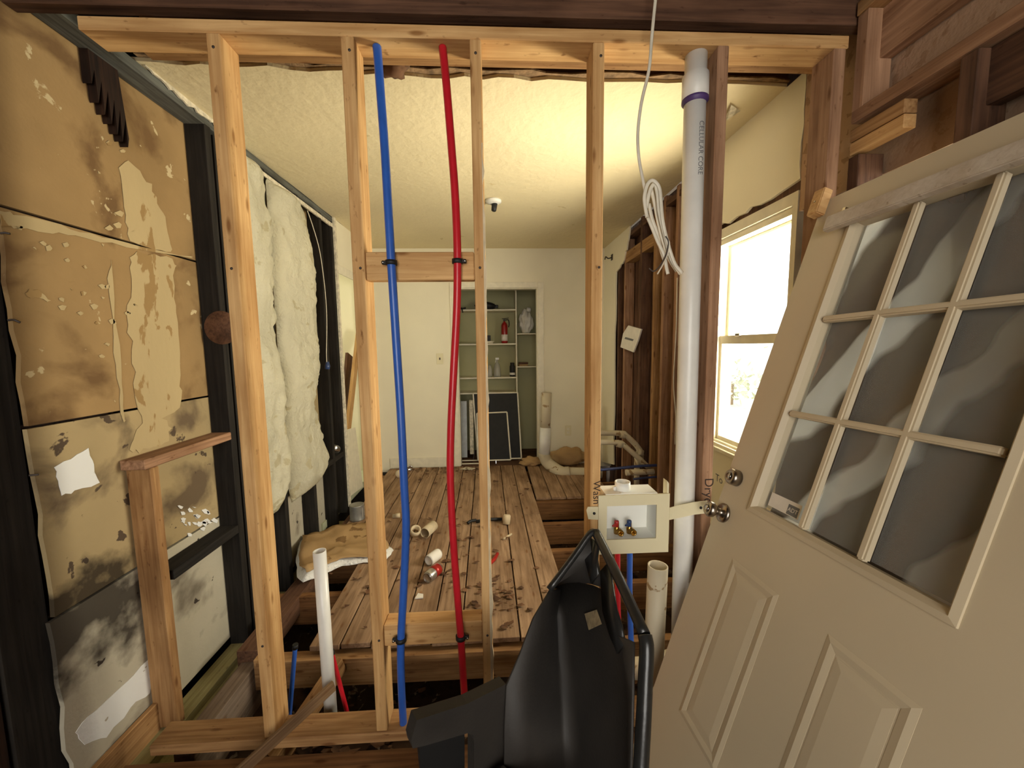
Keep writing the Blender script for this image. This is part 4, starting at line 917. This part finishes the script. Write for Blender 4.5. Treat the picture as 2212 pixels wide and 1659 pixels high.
# ---- floor drain by the closet and plumbing in the far right corner
fd = thing('floor_drain_pipe', fp(1175, 1005), 'upright cream drain pipe with an elbow beside the closet', 'pipe')
a = at(1181, 848, 1, 4.17); b = at(1176, 985, 1, 4.12)
tube('pipe_run', [a, lerp(a, b, .55)], .055, PVC_OLD, fd, 20, False); tube('lower_run', [lerp(a, b, .55), b], .062, PVC, fd, 20, False)
e1 = b+Vector((.02, -.01, -.10)); e2 = at(1212, 1020, 1, 4.0); e3 = at(1300, 1022, 1, 3.95)
tube('elbow', [b+Vector((0, 0, .03)), b, e1+Vector((.02, 0, .02)), e2, lerp(e2, e3, .2)], .064, PVC_OLD, fd, 18)
tube('side_run', [lerp(e2, e3, .15), e3], .054, PVC_OLD, fd, 18, False); lathe('hub', [(.055, 0), (.066, 0), (.066, .07), (.055, .07)], lerp(e2, e3, .62), e3-e2, PVC_OLD, fd, 18)
kp = thing('kraft_roll', fp(1230, 1000), 'crumpled brown paper roll against the wall behind the drain elbow', 'paper')
bm = bmesh.new(); bmesh.ops.create_icosphere(bm, subdivisions=4, radius=1)
for v in bm.verts:
    n_ = noise.noise(v.co*2.2)*.25+noise.noise(v.co*6)*.12; v.co *= 1+n_; v.co = Vector((v.co.x*.21, v.co.y*.07, max(-.08, v.co.z*.11)+.08))
link('paper_bundle', mesh_from(bm, 'kp'), KRAFT, kp, Matrix.Translation(at(1222, 1003, 1, 4.24)*1.0+Vector((.03, .02, 0))), True)
bm = bmesh.new(); bmesh.ops.create_icosphere(bm, subdivisions=4, radius=1)
for v in bm.verts:
    n_ = noise.noise(v.co*2.2+Vector((9, 0, 0)))*.3+noise.noise(v.co*7)*.15; v.co *= 1+n_; v.co = Vector((v.co.x*.12, v.co.y*.06, max(-.04, v.co.z*.06)+.04))
tag(link('rag', mesh_from(bm, 'rg'), KRAFT, None, Matrix.Translation(fp(1148, 1006)+Vector((0, .02, 0))), True), 'pale crumpled rag on the floor at the closet corner', 'rag')
pl = thing('corner_plumbing', (1.1, 3.3, -.1), 'cream waste pipes with elbows along the bare stud wall', 'pipe')
def ppx(L, Y): return [at(a, b, 1, Y) for a, b in L]
tube('upper_run', ppx([(1285, 935), (1340, 936), (1352, 940), (1382, 972), (1384, 1000)], 3.2), .024, PVC_OLD, pl, 14, n=3)
tube('lower_run', ppx([(1285, 955), (1336, 956), (1348, 962), (1380, 990), (1403, 1012)], 3.02), .021, PVC_OLD, pl, 14, n=3)
tube('riser', ppx([(1376, 985), (1375, 1060)], 3.15), .023, PVC_OLD, pl, 14, False)
tube('cross_run', ppx([(1352, 1021), (1412, 1019)], 2.93), .024, PVC_OLD, pl, 14, False)
for px, Y in (((1345, 938), 3.2), ((1382, 975), 3.18), ((1382, 1000), 3.18), ((1338, 957), 3.02)): lathe('hub', pipe_prof(.029, .045, .004), at(*px, 1, Y)-Vector((.02, 0, 0)), (1, 0, -.4), PVC_OLD, pl, 14)
tag(tube('dusty_blue_pipe', ppx([(1285, 1016), (1330, 1012), (1380, 1007), (1418, 1005)], 2.86), .011, BLUE_D, None, 8), 'dusty blue water pipe crossing the waste pipes', 'pipe')
tag(tube('dark_pipe', ppx([(1368, 1035), (1395, 1032), (1418, 1030)], 2.86), .009, BLUE_D, None, 8), 'dark thin pipe under the blue pipe in the corner', 'pipe')

# ---- wall bits
def wallplate(name, px0, px1, label, sw):
    a = at(*px0, 1, YF); b = at(*px1, 1, YF); c = (a+b)/2
    t = thing(name, (c.x, YF, c.z), label, 'switch' if sw else 'socket')
    box('plate', (c.x-.037, YF-.007, c.z-.06), (c.x+.037, YF-.0005, c.z+.06), BOXP, t, .003)
    if sw: box('toggle', (c.x-.006, YF-.018, c.z-.012), (c.x+.006, YF-.007, c.z+.014), WIRE_D, t)
    else:
        for d in (-.022, .022): box('outlet', (c.x-.014, YF-.0095, c.z+d-.013), (c.x+.014, YF-.007, c.z+d+.013), TRIMW, t)
wallplate('light_switch', (943, 762), (958, 788), 'cream light switch plate beside the closet casing', True)
wallplate('wall_socket', (1221, 918), (1233, 942), 'cream double wall socket low on the far wall', False)
hk = thing('wall_hook', at(1318, 556, 0, XR), 'small dark bracket hook on the far end of the window wall', 'hook')
c = at(1322, 556, 0, XR); box('plate', (XR-.006, c.y-.03, c.z-.03), (XR-.0005, c.y+.02, c.z+.03), WIRE_D, hk)
tube('hook_arm', [c, c+Vector((-.04, .0, -.01)), c+Vector((-.06, .02, .01)), c+Vector((-.075, .0, -.02))], .006, WIRE_D, hk, 8)
tg = thing('paper_tag', at(1362, 730, 0, XR), 'folded white paper booklet stuck on the bare studs', 'paper')
pg = [at(x, y, 0, XR-.012) for x, y in ((1340, 750), (1346, 720), (1357, 703), (1385, 711), (1378, 735), (1368, 761))]
slab('booklet', pg, (.012, 0, 0), PAPER, tg)
slab('printed_lines', [at(x, y, 0, XR-.0125) for x, y in ((1351, 728), (1369, 733), (1367, 737), (1349, 732))], (-.0006, 0, 0), GREYINK, tg)
tag(tube('stud_cable', [at(x, y, 0, XR-.01) for x, y in ((1463, 600), (1461, 700), (1458, 760), (1455, 830), (1460, 900), (1458, 960))], .004, CABLE, None, 6), 'white cable stapled down the bare studs', 'cable')
# lumber leaning in the doorway
for k, (p0, p1, w, lab) in enumerate((((-1.47, 3.62, .04), (-1.45, 4.27, 1.55), .09, 'leaning new board in the side doorway'), ((-1.56, 3.80, .06), (-1.56, 4.25, 1.30), .14, 'leaning darker board behind the new one in the side doorway'))):
    tag(beam('leaning_board', p0, p1, w, .03, (PINE, BROWN_OLD)[k], None, (0, 1, 0)), lab, 'board')
tag(beam('cream_sheet', (-1.335, 3.6, .005), (-1.40, 3.66, .60), .40, .012, TRIMW, None, (0, 1, 0)), 'cream panel leaning in the side doorway below the boards', 'panel')
# round disc caught behind the left stud
dk = at(478, 708, 1, 1.92); tag(lathe('round_disc', [(0, 0), (.078, 0), (.08, .003), (.078, .006), (0, .006)], Vector((dk.x, 1.924, dk.z)), (0, -1, 0), BROWN_OLD, None, 28), 'round brown wooden disc fixed to the side of the dark stud', 'disc')

# ---- closet contents
sh = thing('closet_shelves', (0, 4.95, 1), 'cream shelves on an upright board at the back of the closet', 'shelf')
SY0, SY1, VX = 4.78, CB-.002, .285
def shz(y): return at(1060, y, 1, SY0).z
Z = [shz(668), shz(742), shz(815), shz(848)]
box('upright', (VX-.006, SY0, 0), (VX+.010, SY1, 2.3), TRIMW, sh)
for z in Z: box('shelf', (-.575, SY0, z-.018), (VX-.006, SY1, z), TRIMW, sh)
ZS = [at(1140, 720, 1, SY0).z, at(1140, 791, 1, SY0).z]
for z in ZS: box('side_shelf', (VX+.012, SY0-.02, z-.014), (.735, SY1, z), TRIMW, sh)
def on(x, z, y=4.86): return Vector((at(x, 740, 1, y).x, y, z))
fe = thing('fire_extinguisher', on(1090, Z[1]), 'red fire extinguisher standing on the closet shelf', 'fire extinguisher')
c = on(1090, Z[1]); lathe('cylinder', [(0, 0), (.035, 0), (.04, .01), (.04, .22), (.03, .25), (.014, .262), (.014, .275), (0, .275)], c, (0, 0, 1), EXT_RED, fe, 20)
lathe('label_band', [(.0404, .03), (.041, .03), (.041, .11), (.0404, .11)], c, (0, 0, 1), PAPER, fe, 20)
box('valve_head', (c.x-.012, c.y-.012, c.z+.275), (c.x+.012, c.y+.012, c.z+.30), BLK, fe); beam('lever', c+Vector((-.03, 0, .305)), c+Vector((.055, 0, .315)), .014, .008, BLK, fe, (0, 1, 0))
tube('hose', [c+Vector((.012, 0, .29)), c+Vector((.05, -.01, .29)), c+Vector((.06, -.01, .24)), c+Vector((.052, -.01, .2))], .006, BLK, fe, 8)
def bottle(name, x, z, prof, mat, label, cat, y=4.86, extra=None):
    t = thing(name, on(x, z, y), label, cat); lathe('body', prof, on(x, z, y), (0, 0, 1), mat, t, 16)
    if extra: extra(t, on(x, z, y))
    return t
def trig(t, c):
    box('trigger_head', (c.x-.02, c.y-.012, c.z+.215), (c.x+.025, c.y+.012, c.z+.24), BOXW, t); beam('trigger', c+Vector((-.012, 0, .215)), c+Vector((-.022, 0, .18)), .008, .008, BOXW, t)
bottle('spray_bottle', 1073, Z[2], [(0, 0), (.045, 0), (.047, .02), (.044, .10), (.03, .16), (.014, .18), (.014, .215), (0, .215)], CLEARP, 'clear trigger spray bottle on the closet shelf', 'bottle', extra=trig)
bottle('aerosol_can', 1106, Z[2], [(0, 0), (.034, 0), (.034, .13), (.026, .145), (.026, .175), (0, .176)], BLK, 'black aerosol can on the closet shelf', 'can', extra=lambda t, c: lathe('label_band', [(.0344, .02), (.035, .02), (.035, .05), (.0344, .05)], c, (0, 0, 1), PAPER, t, 16))
bottle('glass_jar', 1057, Z[2], [(0, 0), (.03, 0), (.034, .02), (.03, .10), (.018, .13), (.018, .15), (0, .15)], CLEARP, 'clear jar at the edge of the closet shelf', 'jar')
bottle('small_dish', 1058, Z[1], [(0, 0), (.04, 0), (.06, .03), (.055, .03), (.035, .008), (0, .008)], TRIMW, 'white dish on the closet shelf', 'dish')
bx = box('dark_box', on(1047, Z[1]+.032, 4.93)+Vector((0, 0, 0)), on(1060, Z[1]+.105, 4.98), BLK); bx2 = None
tag(bx, 'small black box behind the white dish on the closet shelf', 'box')
bt = thing('black_bag', on(1060, Z[0]), 'black bag lying on the top closet shelf', 'bag')
bm = bmesh.new(); bmesh.ops.create_icosphere(bm, subdivisions=3, radius=1)
for v in bm.verts: v.co *= 1+.2*noise.noise(v.co*3); v.co = Vector((v.co.x*.13, v.co.y*.07, max(-.045, v.co.z*.05)+.046))
link('bag_body', mesh_from(bm, 'bag'), BLK, bt, Matrix.Translation(on(1050, Z[0])), True); c = on(1072, Z[0]); box('bag_tab', (c.x-.02, c.y-.02, c.z+.02), (c.x+.03, c.y+.02, c.z+.06), BLK, bt)
pli = thing('black_tool', on(1001, Z[0]), 'small black clamp on the top closet shelf', 'tool')
c = on(1001, Z[0]); tube('jaw', [c+Vector((-.05, 0, .03)), c+Vector((0, 0, .02)), c+Vector((.04, 0, .025))], .01, BLK, pli, 8); tube('grip', [c+Vector((0, 0, .02)), c+Vector((.0, -.085, .012)), c+Vector((.01, -.09, -.04))], .007, BLK, pli, 8)
bg_ = thing('clear_bag', on(1135, ZS[0], 4.88), 'grey plastic bag slumped on the small side shelf', 'bag')
bm = bmesh.new(); bmesh.ops.create_icosphere(bm, subdivisions=4, radius=1)
for v in bm.verts: v.co *= 1+.3*noise.noise(v.co*2.5)+.1*noise.noise(v.co*8); v.co = Vector((v.co.x*.085, v.co.y*.06, max(-.14, v.co.z*.15)+.141))
link('bag_body', mesh_from(bm, 'cbag'), SHEET, bg_, Matrix.Translation(on(1137, ZS[0], 4.88)), True); c = on(1142, ZS[0]+.27, 4.88); tube('bag_neck', [c, c+Vector((.01, 0, .05))], .03, SHEET, bg_, 10, False)
kb_ = thing('wood_brush', on(1132, ZS[1], 4.88), 'brown wooden brush lying on the lower side shelf', 'brush')
c = on(1130, ZS[1], 4.88); box('brush_back', (c.x-.06, c.y-.03, c.z+.021), (c.x+.06, c.y+.03, c.z+.045), BROWN_OLD, kb_, .005); box('bristles', (c.x-.055, c.y-.025, c.z+.001), (c.x+.055, c.y+.025, c.z+.021), KRAFT, kb_)
# window screens and grey sheet leaning in the closet
def screen(name, px, Yt, Yb, label, w=.016):
    P = [at(x, y, 1, Yt if i < 2 else Yb) for i, (x, y) in enumerate(px)]     # tl tr br bl
    P[2].z = P[3].z = .012
    t = thing(name, (P[2]+P[3])/2, label, 'screen')
    for i in range(4):
        sd3 = (P[1]-P[0]).cross(P[3]-P[0]); beam('frame_rail', P[i], P[(i+1) % 4], w, .010, GREYM if w > .016 else TRIMW, t, sd3.cross(P[(i+1) % 4]-P[i]), .001)
    nrm = (P[1]-P[0]).cross(P[3]-P[0]).normalized(); slab('mesh', P, nrm*.001, MESH, t)
screen('window_screen', [(1022, 850), (1118, 848), (1126, 970), (1032, 974)], 4.74, 4.55, 'tall dark window screen with a pale frame in the closet')
screen('window_screen', [(1030, 893), (1095, 890), (1103, 970), (1033, 978)], 4.66, 4.50, 'smaller pale framed window screen leaning on the tall one')
tag(beam('sheet_of_metal', (-.44, 4.62, .02), (-.44, 4.74, .70), .20, .012, GREYM, None, (1, 0, 0)), 'grey sheet metal panel leaning inside the closet', 'panel')
tag(beam('ragged_board', (-.285, 4.66, .05), (-.285, 4.75, .71), .05, .04, PAPEREDGE, None, (1, 0, 0)), 'ragged edged pale board beside the grey panel in the closet', 'board')
lf2 = thing('floor_frame', (-.3, 4.5, 0), 'thin pale frame lying on the closet floor', 'frame')
box('frame_rail', (-.40, 4.42, -.006), (-.13, 4.432, .006), TRIMW, lf2); box('frame_rail', (-.40, 4.55, -.006), (-.13, 4.562, .006), TRIMW, lf2); box('frame_rail', (-.145, 4.432, -.006), (-.133, 4.55, .006), TRIMW, lf2)

# ---- outside the window
for i, (x, y, s) in enumerate(((6.0, 2.4, .9), (7.0, 6.2, 1.0), (6.8, 10.6, 1.0))):
    t = thing('yard_shrub', (x, y, -.38), ('pale low shrub nearest the window glass', 'pale shrub in the middle of the yard', 'pale shrub at the far end of the yard')[i], 'shrub', 'shrubs outside the window')
    bm = bmesh.new(); rr = random.Random(i)
    for k in range(260):
        v = Vector((rr.gauss(0, .45), rr.gauss(0, .45), abs(rr.gauss(.6, .3))))*s; a = Vector((rr.uniform(-1, 1), rr.uniform(-1, 1), rr.uniform(-1, 1))).normalized()*.12*s; b = a.cross(Vector((rr.uniform(-1, 1), rr.uniform(-1, 1), 1))).normalized()*.05*s
        bm.faces.new([bm.verts.new(v+q3) for q3 in (-a, b, a, -b)])
    lv = link('foliage', mesh_from(bm, 'lv'), FOL, t, Matrix.Translation((x, y, -.38))); lv['kind'] = 'stuff'
    beam('stem', (x, y, -.38), (x, y, .3), .06, .06, STICK, t)
bl = box('yard_fence', (9.5, -2, -.38), (9.6, 12, 1.2), FOL); struct(bl, 'pale hedge line beyond the yard')
